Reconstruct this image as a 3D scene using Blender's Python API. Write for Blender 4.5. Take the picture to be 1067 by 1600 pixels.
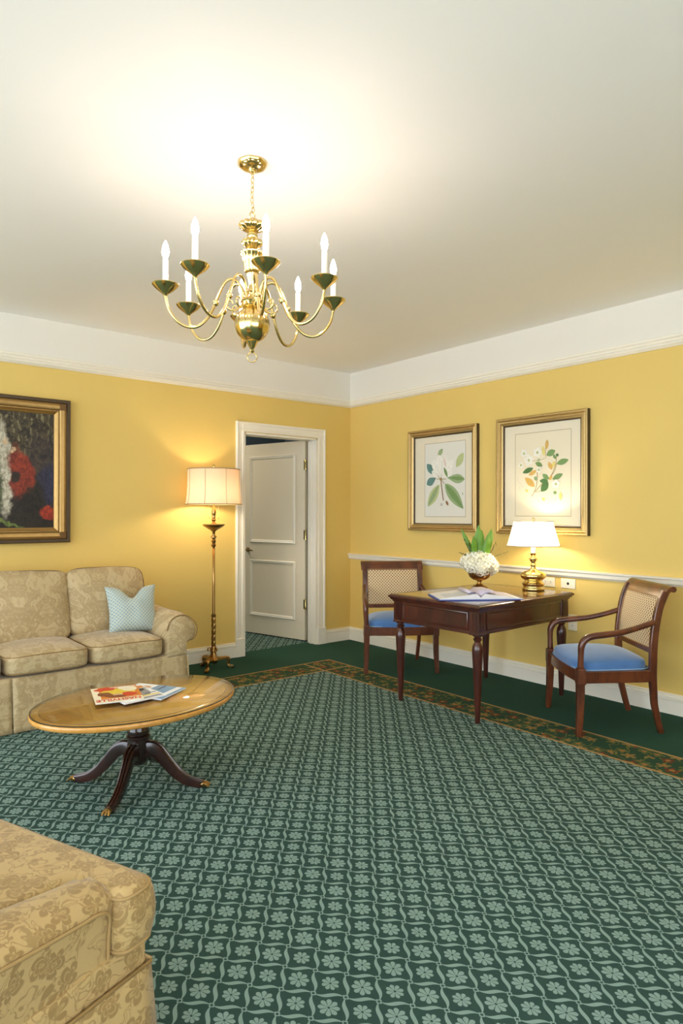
import bpy, bmesh, math, random
from mathutils import Vector, Matrix, noise

PI = math.pi
R = math.radians
for o in list(bpy.data.objects):
    bpy.data.objects.remove(o)
S = bpy.context.scene
COL = S.collection

# ------------------------------------------------------------------ camera
XR, YB, H = 4.370, 5.196, 2.74          # right wall plane, back wall plane, ceiling height
cam_d = bpy.data.cameras.new('camera')
cam = bpy.data.objects.new('camera', cam_d)
COL.objects.link(cam)
cam.location = (0, 0, 1.2996)
cam.rotation_mode = 'XYZ'
cam_d.sensor_fit = 'VERTICAL'
cam_d.sensor_height = 36.0
cam_d.lens = 36.0 * 1027.3 / 1600.0
cam_d.clip_start = 0.05
cam.matrix_world = (Matrix.Translation(cam.location) @ Matrix.Rotation(-R(39.321), 4, 'Z')
                    @ Matrix.Rotation(R(90.1), 4, 'X') @ Matrix.Rotation(R(0.09), 4, 'Z'))
S.camera = cam

# ------------------------------------------------------------------ world, exposure
S.view_settings.view_transform = 'Standard'
S.view_settings.look = 'None'
S.view_settings.exposure = 0.0
S.view_settings.gamma = 1.0
S.view_settings.use_curve_mapping = False
w = bpy.data.worlds.new('world')
S.world = w
w.use_nodes = True
bg = w.node_tree.nodes['Background']
bg.inputs[0].default_value = (0.91, 1.0, 1.10, 1)     # even daylight from the unwalled left side and the added rear window
bg.inputs[1].default_value = 4.8
S.cycles.use_denoising = True
S.cycles.max_bounces = 10
S.cycles.diffuse_bounces = 6
S.cycles.glossy_bounces = 4
S.cycles.transmission_bounces = 6
S.cycles.transparent_max_bounces = 8
S.cycles.sample_clamp_indirect = 6.0
S.cycles.caustics_reflective = False
S.cycles.caustics_refractive = False

BULB = 160.0        # chandelier bulb emission
LAMPB = 260.0       # lamp bulbs
WARM = (1.0, 0.83, 0.72)

# ------------------------------------------------------------------ node expression helper
def lin(c):
    return tuple(((v / 255) / 12.92 if v / 255 <= 0.04045 else ((v / 255 + 0.055) / 1.055) ** 2.4) for v in c) + (1,)

class X_:
    """a float socket with arithmetic"""
    def __init__(s, nt, sock): s.nt, s.k = nt, sock
    def _op(s, op, b=None, c=None, rev=False):
        n = s.nt.nodes.new('ShaderNodeMath'); n.operation = op
        a_, b_ = (b, s) if rev else (s, b)
        for i, v in enumerate((a_, b_, c)):
            if v is None: continue
            if isinstance(v, X_): s.nt.links.new(v.k, n.inputs[i])
            else: n.inputs[i].default_value = v
        return X_(s.nt, n.outputs[0])
    def __add__(s, o): return s._op('ADD', o)
    def __radd__(s, o): return s._op('ADD', o)
    def __sub__(s, o): return s._op('SUBTRACT', o)
    def __rsub__(s, o): return s._op('SUBTRACT', o, rev=True)
    def __mul__(s, o): return s._op('MULTIPLY', o)
    def __rmul__(s, o): return s._op('MULTIPLY', o)
    def __truediv__(s, o): return s._op('DIVIDE', o)
    def lt(s, o): return s._op('LESS_THAN', o)
    def gt(s, o): return s._op('GREATER_THAN', o)
    def abs(s): return s._op('ABSOLUTE')
    def fract(s): return s._op('FRACT')
    def floor(s): return s._op('FLOOR')
    def sin(s): return s._op('SINE')
    def cos(s): return s._op('COSINE')
    def sqrt(s): return s._op('SQRT')
    def pow(s, e): return s._op('POWER', e)
    def max(s, o): return s._op('MAXIMUM', o)
    def min(s, o): return s._op('MINIMUM', o)
    def mod(s, o): return s._op('FLOORED_MODULO', o)
    def atan2(s, o): return s._op('ARCTAN2', o)
    def ping(s, o): return s._op('PINGPONG', o)
    def step(s, a, b):
        n = s.nt.nodes.new('ShaderNodeMapRange'); n.interpolation_type = 'SMOOTHSTEP'
        s.nt.links.new(s.k, n.inputs['Value'])
        n.inputs['From Min'].default_value = a; n.inputs['From Max'].default_value = b
        return X_(s.nt, n.outputs[0])

class Mat:
    def __init__(s, name, rough=0.5, metal=0.0, spec=0.5, coat=0.0, coat_rough=0.05, sheen=0.0):
        s.m = bpy.data.materials.new(name); s.m.use_nodes = True
        s.nt = s.m.node_tree; s.L = s.nt.links
        s.b = s.nt.nodes['Principled BSDF']
        s.b.inputs['Roughness'].default_value = rough
        s.b.inputs['Metallic'].default_value = metal
        s.b.inputs['Specular IOR Level'].default_value = spec
        s.b.inputs['Coat Weight'].default_value = coat
        s.b.inputs['Coat Roughness'].default_value = coat_rough
        if sheen:
            s.b.inputs['Sheen Weight'].default_value = sheen
            s.b.inputs['Sheen Roughness'].default_value = 0.4
    def node(s, t): return s.nt.nodes.new(t)
    def coords(s, kind='Object', scale=(1, 1, 1), rot=(0, 0, 0)):
        if kind == 'World':
            k = s.node('ShaderNodeNewGeometry').outputs['Position']
        else:
            k = s.node('ShaderNodeTexCoord').outputs[kind]
        mp = s.node('ShaderNodeMapping'); s.L.new(k, mp.inputs[0])
        mp.inputs['Scale'].default_value = scale; mp.inputs['Rotation'].default_value = rot
        return mp.outputs[0]
    def xyz(s, vec):
        n = s.node('ShaderNodeSeparateXYZ'); s.L.new(vec, n.inputs[0])
        return [X_(s.nt, n.outputs[i]) for i in range(3)]
    def vec(s, x, y, z=0.0):
        n = s.node('ShaderNodeCombineXYZ')
        for i, v in enumerate((x, y, z)):
            if isinstance(v, X_): s.L.new(v.k, n.inputs[i])
            else: n.inputs[i].default_value = v
        return n.outputs[0]
    def noise(s, vec, scale=5, detail=2, rough=0.5, dist=0.0):
        n = s.node('ShaderNodeTexNoise'); s.L.new(vec, n.inputs['Vector'])
        n.inputs['Scale'].default_value = scale; n.inputs['Detail'].default_value = detail
        n.inputs['Roughness'].default_value = rough; n.inputs['Distortion'].default_value = dist
        return X_(s.nt, n.outputs[0])
    def voronoi(s, vec, scale=5, rnd=1.0):
        n = s.node('ShaderNodeTexVoronoi'); s.L.new(vec, n.inputs['Vector'])
        n.inputs['Scale'].default_value = scale; n.inputs['Randomness'].default_value = rnd
        return n
    def mix(s, f, a, b):
        n = s.node('ShaderNodeMix'); n.data_type = 'RGBA'
        if isinstance(f, X_): s.L.new(f.k, n.inputs[0])
        else: n.inputs[0].default_value = f
        for i, v in ((6, a), (7, b)):
            if isinstance(v, tuple): n.inputs[i].default_value = v
            else: s.L.new(v, n.inputs[i])
        return n.outputs[2]
    def color(s, c):
        if isinstance(c, tuple): s.b.inputs['Base Color'].default_value = c
        else: s.L.new(c, s.b.inputs['Base Color'])
        return s
    def bump(s, h, strength=0.3, dist=0.002):
        n = s.node('ShaderNodeBump'); s.L.new(h.k, n.inputs['Height'])
        n.inputs['Strength'].default_value = strength; n.inputs['Distance'].default_value = dist
        s.L.new(n.outputs[0], s.b.inputs['Normal'])
        return s
    def rough(s, r):
        s.L.new(r.k, s.b.inputs['Roughness']); return s
    def done(s): return s.m

def plain(name, c, rough=0.5, metal=0.0, var=0.06, scale=8.0, coat=0.0, spec=0.5, bump=0.0, bscale=200, sheen=0.0):
    """a colour with slight procedural variation"""
    m = Mat(name, rough, metal, spec, coat, sheen=sheen)
    v = m.coords('Object')
    n = m.noise(v, scale, 3)
    a = lin(c)
    lo = tuple(x * (1 - var) for x in a[:3]) + (1,); hi = tuple(min(1, x * (1 + var)) for x in a[:3]) + (1,)
    m.color(m.mix(n, lo, hi))
    if bump: m.bump(m.noise(v, bscale, 2), bump, 0.002)
    return m.done()

def wood(name, dark, light, scale=6.0, rough=0.3, coat=0.4, stretch=(1, 1, 1)):
    m = Mat(name, rough, coat=coat, coat_rough=0.08)
    v = m.coords('Object', scale=stretch)
    n = m.noise(v, scale, 5, 0.6, 1.2)
    n2 = m.noise(v, scale * 9, 3, 0.6)
    m.color(m.mix((n * 0.75 + n2 * 0.25).step(0.3, 0.7), lin(dark), lin(light)))
    m.bump(n2, 0.05, 0.001)
    return m.done()

def emit(name, c, strength):
    m = bpy.data.materials.new(name); m.use_nodes = True
    nt = m.node_tree; nt.nodes.remove(nt.nodes['Principled BSDF'])
    e = nt.nodes.new('ShaderNodeEmission'); e.inputs[0].default_value = c + (1,); e.inputs[1].default_value = strength
    nt.links.new(e.outputs[0], nt.nodes['Material Output'].inputs[0])
    return m

def shade_mat(name, c, trans=0.55):
    m = bpy.data.materials.new(name); m.use_nodes = True
    nt = m.node_tree; nt.nodes.remove(nt.nodes['Principled BSDF'])
    d = nt.nodes.new('ShaderNodeBsdfDiffuse'); t = nt.nodes.new('ShaderNodeBsdfTranslucent'); x = nt.nodes.new('ShaderNodeMixShader')
    tc = nt.nodes.new('ShaderNodeTexCoord'); no = nt.nodes.new('ShaderNodeTexNoise'); no.inputs['Scale'].default_value = 90
    nt.links.new(tc.outputs['Object'], no.inputs['Vector'])
    mx = nt.nodes.new('ShaderNodeMix'); mx.data_type = 'RGBA'
    nt.links.new(no.outputs[0], mx.inputs[0])
    a = lin(c); mx.inputs[6].default_value = tuple(v * 0.94 for v in a[:3]) + (1,); mx.inputs[7].default_value = a
    for b in (d, t): nt.links.new(mx.outputs[2], b.inputs[0])
    x.inputs[0].default_value = trans
    nt.links.new(d.outputs[0], x.inputs[1]); nt.links.new(t.outputs[0], x.inputs[2])
    nt.links.new(x.outputs[0], nt.nodes['Material Output'].inputs[0])
    return m

def glass_mat(name, tint, ior=1.45):
    """thin clear pane: sees through, with a fresnel reflection"""
    m = bpy.data.materials.new(name); m.use_nodes = True
    nt = m.node_tree; nt.nodes.remove(nt.nodes['Principled BSDF'])
    t = nt.nodes.new('ShaderNodeBsdfTransparent'); g = nt.nodes.new('ShaderNodeBsdfGlossy'); x = nt.nodes.new('ShaderNodeMixShader'); f = nt.nodes.new('ShaderNodeFresnel')
    f.inputs[0].default_value = ior; t.inputs[0].default_value = tint + (1,); g.inputs['Roughness'].default_value = 0.03
    tc = nt.nodes.new('ShaderNodeTexCoord'); no = nt.nodes.new('ShaderNodeTexNoise'); no.inputs['Scale'].default_value = 4
    nt.links.new(tc.outputs['Object'], no.inputs['Vector'])
    mr = nt.nodes.new('ShaderNodeMapRange'); mr.inputs['To Min'].default_value = 0.02; mr.inputs['To Max'].default_value = 0.04
    nt.links.new(no.outputs[0], mr.inputs['Value']); nt.links.new(mr.outputs[0], g.inputs['Roughness'])
    ge = nt.nodes.new('ShaderNodeNewGeometry'); inv = nt.nodes.new('ShaderNodeMath'); inv.operation = 'SUBTRACT'; inv.inputs[0].default_value = 1.0
    mu = nt.nodes.new('ShaderNodeMath'); mu.operation = 'MULTIPLY'
    nt.links.new(ge.outputs['Backfacing'], inv.inputs[1]); nt.links.new(inv.outputs[0], mu.inputs[0]); nt.links.new(f.outputs[0], mu.inputs[1])
    nt.links.new(mu.outputs[0], x.inputs[0]); nt.links.new(t.outputs[0], x.inputs[1]); nt.links.new(g.outputs[0], x.inputs[2])
    nt.links.new(x.outputs[0], nt.nodes['Material Output'].inputs[0])
    return m

# ------------------------------------------------------------------ materials
def lattice_mask(m, x, y):
    """light-on-dark trellis of wavy bands, joint squares and eight-petalled flowers"""
    u = x / 0.117 + y / 0.135 - 0.725
    v = x / 0.117 - y / 0.135 - 0.600
    TAU = 2 * PI
    def band(a, b, k):
        aw = a + (b * TAU).sin() * 0.055
        d = ((aw + 0.5).fract() - 0.5).abs()
        wd = (b * PI).sin().pow(2) * 0.062 + 0.013
        return d.lt(wd)
    lines = band(u, v, 1).max(band(v, u * -1.0, 1))
    fu = ((u + 0.5).fract() - 0.5).abs(); fv = ((v + 0.5).fract() - 0.5).abs()
    sq = fu.max(fv)
    joint = sq.lt(0.080) * sq.gt(0.042)
    lines = lines * sq.gt(0.080)
    par = (u.floor() + v.floor()).mod(2.0)
    p = u.fract() - 0.5; q = v.fract() - 0.5
    r = (p * p + q * q).sqrt()
    th = q.atan2(p) + par * (PI / 8)
    c = (th * 4.0).cos().abs()
    rad = (c.pow(0.8) * 0.34 + 0.66) * (par * -0.05 + 0.335)
    fl = r.lt(rad) * c.gt(0.24) * r.gt(0.04)
    return lines.max(joint).max(fl)

def carpet():
    m = Mat('carpet', 0.95, spec=0.15)
    pos = m.coords('World')
    x, y, z_ = m.xyz(pos)
    pat = lattice_mask(m, x, y)
    fib = m.noise(pos, 380, 2, 0.7)
    big = m.noise(pos, 1.7, 2)
    tone = fib * 0.5 + big * 0.5
    dark = m.mix(tone, lin((40, 64, 59)), lin((58, 84, 77)))
    light = m.mix(tone, lin((120, 145, 137)), lin((142, 166, 157)))
    field = m.mix(pat, dark, light)
    # plain green surround
    green = m.mix(tone, lin((32, 64, 52)), lin((50, 86, 72)))
    # woven leaf border
    wv = m.vec(x + m.noise(pos, 9, 2) * 0.03, y + m.noise(pos, 11, 2) * 0.03, 0.0)
    vo = m.voronoi(wv, 11.5, 0.75)
    px, py, pz = m.xyz(vo.outputs['Position'])
    sx, sy, sz = m.xyz(wv)
    dx = sx - px; dy = sy - py
    rr = (dx * dx + dy * dy).sqrt()
    sepc = m.node('ShaderNodeSeparateColor'); m.L.new(vo.outputs['Color'], sepc.inputs[0])
    rnd = X_(m.nt, sepc.outputs[0]); rnd2 = X_(m.nt, sepc.outputs[1])
    th = dy.atan2(dx) + rnd * 6.0
    pet = (th * 2.5).cos().abs()
    leaf = rr.lt(pet.pow(0.7) * 0.036 + 0.004) * (rnd2 * 7.0).fract().gt(0.22)
    leafc = m.mix(rnd2.gt(0.62), m.mix(rnd.gt(0.45), lin((92, 98, 56)), lin((134, 112, 66))), lin((110, 58, 38)))
    leafc = m.mix((rr.lt(0.014)), leafc, lin((150, 110, 62)))
    stem = (m.noise(wv, 10, 1) - 0.5).abs().lt(0.012)
    bord = m.mix(stem, m.mix(fib, lin((34, 62, 46)), lin((50, 80, 60))), lin((116, 112, 58)))
    bord = m.mix(leaf, bord, leafc)
    xi, xo, yi, yo, lw = 3.335, 3.612, 4.290, 4.585, 0.020
    inside = x.lt(xo + lw / 2) * y.lt(yo + lw / 2)
    core = x.lt(xi) * y.lt(yi)
    gold = ((x - xi).abs().lt(lw / 2)).max((x - xo).abs().lt(lw / 2)).max((y - yi).abs().lt(lw / 2)).max((y - yo).abs().lt(lw / 2)) * inside * (1.0 - core * x.lt(xi - lw / 2) * y.lt(yi - lw / 2))
    col = m.mix(core, bord, field)
    col = m.mix(gold, col, m.mix(fib, lin((142, 114, 68)), lin((180, 150, 98))))
    col = m.mix(inside, green, col)
    hall = y.gt(YB + 0.135)
    col = m.mix(hall, col, field)
    m.color(col)
    m.bump(fib, 0.5, 0.004)
    return m.done()

def damask(name, base, motif, scale=1.0, contrast=1.0, mirror=True):
    m = Mat(name, 0.6, spec=0.35, sheen=0.25)
    pos = m.coords('Object', scale=(scale,) * 3)
    x, y, z_ = m.xyz(pos)
    d = m.noise(pos, 3.0, 2)
    if mirror:
        a = (x + 0.07).ping(0.17); b = y * 0.8 + z_
        v = m.vec(a, b, 0.0)
        n1 = m.noise(v, 13, 2.5, 0.55, 1.6)
        n2 = m.noise(v, 34, 2, 0.6, 1.0)
        k = n1.step(0.49, 0.53)
        ed = 1.0 - ((n1 - 0.42).abs()).step(0.0, 0.022)
        pat = (k * (n2.step(0.40, 0.46) * 0.55 + 0.45)).max(ed * 0.8)
    else:
        wob = m.noise(pos, 16, 2)
        wp = m.vec(x + wob * 0.03, y + wob * 0.03, z_ - wob * 0.03)
        vo = m.voronoi(wp, 15.0, 0.85)
        px, py, pz = m.xyz(vo.outputs['Position']); qx, qy, qz = m.xyz(wp)
        # the voronoi node reports its cell point in input space
        ex = qx - px; ey = qy - py; ez = qz - pz
        rr = (ex * ex + ey * ey + ez * ez).sqrt() * 15.0
        sepc = m.node('ShaderNodeSeparateColor'); m.L.new(vo.outputs['Color'], sepc.inputs[0])
        rnd = X_(m.nt, sepc.outputs[0])
        th = (ez + ey * 0.8).atan2(ex + ey * 0.35 - ez * 0.35) + rnd * 6.28
        pet = (th * 2.5).cos().abs()
        q = rr / (pet.pow(0.6) * 0.30 + 0.26)
        fill = 1.0 - q.step(0.92, 1.0)
        ring = 1.0 - ((q * 2.6).fract() - 0.5).abs().step(0.08, 0.20)
        nl = m.noise(pos, 19, 1.5, 0.5, 0.9)
        scroll = 1.0 - (nl - 0.5).abs().step(0.012, 0.03)
        scroll2 = 1.0 - (nl - 0.60).abs().step(0.010, 0.022)
        pat = (fill * (1.0 - ring * 0.65)).max((1.0 - fill) * scroll.max(scroll2) * 0.8)
    weave = m.noise(pos, 420, 1)
    base_c = m.mix(weave * 0.5 + d * 0.5, tuple(v * 0.86 for v in lin(base)[:3]) + (1,), tuple(min(1, v * 1.12) for v in lin(base)[:3]) + (1,))
    m.color(m.mix(pat * contrast, base_c, lin(motif)))
    m.rough(0.72 - pat * 0.22)
    m.bump(weave * 0.6 + pat * 0.6, 0.12, 0.002)
    return m.done()

def pillow_fabric():
    m = Mat('pillow_fabric', 0.75, spec=0.25, sheen=0.3)
    x, y, z_ = m.xyz(m.coords('Object'))
    u = (x + y) / 0.024; v = (x - y) / 0.024
    f = ((u.fract() - 0.5).abs()).max((v.fract() - 0.5).abs())
    k = f.lt(0.33)
    m.color(m.mix(k, lin((188, 194, 178)), lin((140, 164, 172))))
    return m.done()

def cane():
    m = Mat('woven_back', 0.6, spec=0.3, sheen=0.2)
    x, y, z_ = m.xyz(m.coords('Object'))
    u = (y + z_) / 0.026; v = (y - z_) / 0.026
    a = (u.fract() - 0.5).abs(); b = (v.fract() - 0.5).abs()
    f = (a * a + b * b).sqrt()
    k = f.lt(0.31)
    m.color(m.mix(k, lin((220, 198, 158)), lin((128, 88, 54))))
    m.bump(1.0 - k, 0.4, 0.002)
    return m.done()

def velvet():
    m = Mat('blue_velvet', 0.8, spec=0.2, sheen=0.6)
    v = m.coords('Object')
    n = m.noise(v, 9, 3); f = m.noise(v, 300, 2)
    m.color(m.mix(n * 0.7 + f * 0.3, lin((62, 98, 152)), lin((96, 138, 192))))
    m.bump(f, 0.15, 0.001)
    return m.done()

def painting_bg():
    """dark canvas: loosely brushed draped shapes, every edge broken by noise"""
    m = Mat('canvas_oil', 0.5, spec=0.4)
    v = m.coords('Object')
    x0, y0, z_ = m.xyz(v)
    wx = m.noise(v, 16, 3, 0.6); vv = m.coords('Object', scale=(1, 1, 1), rot=(0, 0, 1.1)); wy = m.noise(vv, 18, 3, 0.6)
    x = x0 + (wx - 0.5) * 0.075; y = y0 + (wy - 0.5) * 0.085
    n = m.noise(v, 20, 4, 0.65, 0.8); fine = m.noise(m.coords('Object', scale=(1, 0.35, 1)), 70, 3, 0.6)
    tone = n * 0.6 + fine * 0.4
    def two(a, b): return m.mix(tone.step(0.36, 0.64), lin(a), lin(b))
    c = two((28, 24, 17), (82, 72, 48))
    bars = ((x / 0.040).fract() - 0.5).abs().lt(0.17) * y0.gt(0.08) * n.gt(0.50)
    c = m.mix(bars * 0.55, c, two((96, 90, 62), (150, 142, 104)))
    def shape(c, cx, cy, rx, ry, a, col, soft=0.18, amt=1.0):
        ca, sa = math.cos(a), math.sin(a)
        dx, dy = x - cx, y - cy
        p = (dx * ca + dy * sa) / rx; q = (dy * ca - dx * sa) / ry
        r = (p * p + q * q).sqrt()
        return m.mix((1.0 - r.step(1 - soft, 1 + soft)) * amt, c, col)
    for args in SHAPES:
        c = shape(c, *args[:5], two(*args[5]), *(args[6:]))
    m.color(c)
    m.bump(fine, 0.25, 0.002)
    return m.done()
# centre x, y, radii, tilt, (dark, light) of the draped shapes, in canvas metres
SHAPES = [(0.45, 0.03, .11, .26, 0, ((30, 28, 34), (70, 58, 46)), .4), (0.50, -0.12, .08, .16, 0, ((26, 26, 46), (50, 50, 74)), .3),
          (0.0, -0.38, .70, .16, 0, ((20, 18, 14), (44, 36, 24)), .35),
          (0.36, -0.20, .12, .18, 0.1, ((18, 16, 14), (40, 34, 26)), .25),
          (0.195, 0.0, .055, .33, 0.05, ((140, 132, 110), (206, 200, 180)), .2), (0.150, -0.14, .045, .20, 0, ((44, 52, 34), (92, 98, 66)), .3),
          (0.315, 0.01, .075, .14, 0.45, ((96, 30, 18), (156, 56, 30)), .2), (0.30, -0.10, .065, .10, -0.1, ((84, 28, 18), (138, 50, 28)), .25), (0.275, -0.055, .028, .04, 0, ((24, 20, 18), (50, 36, 26)), .3),
          (0.275, 0.165, .030, .040, 0, ((70, 36, 18), (118, 64, 34)), .25), (0.255, 0.145, .013, .020, 0, ((164, 130, 96), (206, 174, 138)), .3), (0.205, 0.195, .018, .024, 0, ((170, 140, 104), (214, 186, 150)), .3),
          (0.495, -0.315, .060, .045, -0.3, ((120, 36, 20), (176, 60, 34)), .25), (0.22, -0.385, .10, .012, -0.35, ((70, 84, 36), (110, 124, 60)), .4),
          (0.02, -0.05, .09, .26, 0.1, ((70, 40, 26), (120, 78, 48)), .3), (-0.16, -0.08, .08, .24, -0.1, ((36, 44, 40), (80, 88, 74)), .3), (-0.32, -0.06, .08, .26, 0, ((90, 70, 40), (140, 116, 74)), .3)]

M = {}
M['carpet'] = carpet()
M['yellow'] = plain('yellow_wall_paint', (223, 193, 110), 0.62, var=0.025, scale=3, spec=0.3, bump=0.04, bscale=260)
M['white'] = plain('white_frieze_paint', (230, 226, 215), 0.6, var=0.015, scale=3, spec=0.3)
M['ceil'] = plain('ceiling_paint', (243, 240, 233), 0.8, var=0.012, scale=2, spec=0.2)
M['trim'] = plain('white_trim_gloss', (236, 230, 214), 0.35, var=0.02, scale=6)
M['doorp'] = plain('cream_door_paint', (228, 218, 194), 0.4, var=0.02, scale=5)
M['hall'] = plain('blue_grey_hall_paint', (132, 150, 166), 0.7, var=0.05, scale=3)
M['brass'] = plain('polished_brass', (216, 192, 128), 0.17, 1.0, var=0.08, scale=30)
M['brassd'] = plain('antique_brass', (176, 140, 86), 0.28, 1.0, var=0.15, scale=40)
M['gilt'] = plain('gilt_frame', (190, 164, 110), 0.36, 0.8, var=0.12, scale=40)
M['giltw'] = plain('worn_gilt_frame', (170, 136, 80), 0.42, 0.75, var=0.16, scale=30)
M['frame_dark'] = plain('dark_frame_edge', (72, 54, 30), 0.5, 0.2, var=0.2, scale=40)
M['maho'] = wood('mahogany', (46, 17, 12), (86, 36, 24), 5, 0.28, 0.5, (1, 1, 0.35))
M['maho_top'] = wood('mahogany_top', (70, 32, 18), (112, 60, 32), 6, 0.15, 0.9, (0.3, 1, 1))
M['chairw'] = wood('chair_wood', (62, 28, 16), (112, 58, 32), 7, 0.3, 0.4, (1, 1, 0.4))
M['ctop'] = wood('satinwood', (170, 112, 44), (200, 142, 64), 5, 0.24, 0.6, (1, 0.35, 1))
M['ctopb'] = wood('satinwood_band', (192, 132, 56), (216, 160, 80), 14, 0.24, 0.6)
M['darkwood'] = wood('dark_pedestal_wood', (26, 12, 10), (56, 27, 20), 7, 0.22, 0.6, (1, 1, 0.4))
M['sofa'] = damask('sofa_damask', (170, 147, 106), (194, 173, 132), 1.0, 0.75)
M['sofap'] = plain('sofa_piping', (136, 108, 66), 0.7, var=0.1)
M['lounge'] = damask('armchair_damask', (190, 161, 108), (148, 119, 73), 1.15, 0.85, mirror=False)
M['loungep'] = plain('armchair_piping', (168, 138, 88), 0.7, var=0.1)
M['pillow'] = pillow_fabric()
M['cane'] = cane()
M['blue'] = velvet()
M['bluep'] = plain('blue_piping', (140, 172, 208), 0.7, var=0.05)
M['bulb'] = emit('bulb_glow', WARM, BULB)
M['lampbulb'] = emit('lamp_bulb_glow', (1.0, 0.84, 0.62), LAMPB)
M['softbulb'] = emit('soft_bulb_glow', (1.0, 0.80, 0.55), LAMPB * 0.95)
M['candle'] = plain('candle_sleeve', (246, 240, 222), 0.5, var=0.01)
M['shade'] = shade_mat('pleated_silk_shade', (232, 200, 168), 0.17)
M['shadew'] = shade_mat('white_linen_shade', (252, 248, 236), 0.55)
M['shadet'] = plain('shade_trim', (176, 152, 112), 0.7, var=0.05)
M['shadetw'] = plain('white_shade_trim', (214, 204, 180), 0.7, var=0.05)
M['paper'] = plain('cream_mat_board', (232, 222, 198), 0.7, var=0.01, scale=3)
M['sheetc'] = plain('cream_print_paper', (232, 222, 196), 0.7, var=0.015, scale=6)
M['sheet'] = plain('print_paper', (228, 226, 216), 0.7, var=0.015, scale=6)
M['line'] = plain('mat_rule', (170, 152, 120), 0.7)
M['plate'] = plain('outlet_plastic', (240, 232, 206), 0.4, var=0.01)
M['black'] = plain('dark_hole', (26, 24, 22), 0.6)
M['canvas'] = painting_bg()
def ink(name, c, var=0.14, scale=30): return plain(name, c, 0.6, var=var, scale=scale)

# ------------------------------------------------------------------ mesh helpers
def link(o):
    COL.objects.link(o); return o

def obj(name, bm, mat, parent=None, smooth=False, mats=None):
    bmesh.ops.recalc_face_normals(bm, faces=bm.faces[:])
    me = bpy.data.meshes.new(name); bm.to_mesh(me); bm.free()
    for mm in (mats or [mat]): me.materials.append(mm)
    if smooth:
        for p in me.polygons: p.use_smooth = True
        if smooth is not True:
            me.set_sharp_from_angle(angle=R(smooth))
    o = link(bpy.data.objects.new(name, me))
    if parent: o.parent = parent
    return o

def mesh_obj(name, me, parent):
    o = link(bpy.data.objects.new(name, me)); o.parent = parent; return o

def thing(name, label, cat, loc=(0, 0, 0), rz=0.0, group=None, mw=None):
    o = link(bpy.data.objects.new(name, None)); o.empty_display_size = 0.05
    if mw is not None: o.matrix_world = mw
    else: o.location = loc; o.rotation_euler = (0, 0, rz)
    o['label'] = label; o['category'] = cat
    if group: o['group'] = group
    return o

def tag(o, label, cat, group=None):
    o['label'] = label; o['category'] = cat
    if group: o['group'] = group
    return o

def struct(name, bm, mat, smooth=False, mats=None, parent=None):
    o = obj(name, bm, mat, parent, smooth, mats)
    if not parent: o['kind'] = 'structure'
    return o

def box(bm, x0, x1, y0, y1, z0, z1, mi=0, bev=0.0):
    vs = [bm.verts.new((x, y, z)) for x in (x0, x1) for y in (y0, y1) for z in (z0, z1)]
    fs = [(0, 1, 3, 2), (4, 6, 7, 5), (0, 4, 5, 1), (2, 3, 7, 6), (0, 2, 6, 4), (1, 5, 7, 3)]
    faces = [bm.faces.new([vs[i] for i in f]) for f in fs]
    for f in faces: f.material_index = mi
    if bev:
        es = list({e for f in faces for e in f.edges})
        r = bmesh.ops.bevel(bm, geom=es, offset=bev, segments=2, affect='EDGES', profile=0.6)
        for f in r['faces']: f.material_index = mi
    return vs

def boxbm(*a, **k):
    bm = bmesh.new(); box(bm, *a, **k); return bm

def lathe(prof, n=24, cx=0, cy=0, flute=None, bm=None, ang0=0.0, sx=1.0, sy=1.0):
    """prof: (r, z) bottom to top; flute: function(theta, r, z) -> r"""
    bm = bm or bmesh.new(); rings = []
    for r, z in prof:
        if r < 1e-5:
            rings.append([bm.verts.new((cx, cy, z))]); continue
        ring = []
        for i in range(n):
            t = ang0 + 2 * PI * i / n
            rr = flute(t, r, z) if flute else r
            ring.append(bm.verts.new((cx + sx * rr * math.cos(t), cy + sy * rr * math.sin(t), z)))
        rings.append(ring)
    for a, b in zip(rings, rings[1:]):
        for i in range(n):
            j = (i + 1) % n
            if len(a) == 1 and len(b) == 1: continue
            if len(a) == 1: bm.faces.new((a[0], b[i], b[j]))
            elif len(b) == 1: bm.faces.new((a[i], a[j], b[0]))
            else: bm.faces.new((a[i], a[j], b[j], b[i]))
    for rg in (rings[0], rings[-1]):
        if len(rg) > 2:
            try: bm.faces.new(rg)
            except ValueError: pass
    return bm

def catmull(pts, k=6, closed=False):
    P = [Vector(p) for p in pts]; n = len(P); out = []
    rng = range(n) if closed else range(n - 1)
    for i in rng:
        if closed: a, b, c, d = P[(i - 1) % n], P[i], P[(i + 1) % n], P[(i + 2) % n]
        else: a, b, c, d = P[max(i - 1, 0)], P[i], P[i + 1], P[min(i + 2, n - 1)]
        for j in range(k):
            t = j / k
            out.append(0.5 * ((2 * b) + (c - a) * t + (2 * a - 5 * b + 4 * c - d) * t * t + (3 * b - a - 3 * c + d) * t ** 3))
    if not closed: out.append(P[-1])
    return out

def interp(vals, m):
    """resample list of scalars to m entries"""
    n = len(vals)
    return [vals[min(int(i * (n - 1) / (m - 1)), n - 2)] * (1 - (i * (n - 1) / (m - 1) - min(int(i * (n - 1) / (m - 1)), n - 2)))
            + vals[min(int(i * (n - 1) / (m - 1)), n - 2) + 1] * (i * (n - 1) / (m - 1) - min(int(i * (n - 1) / (m - 1)), n - 2)) for i in range(m)]

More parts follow.
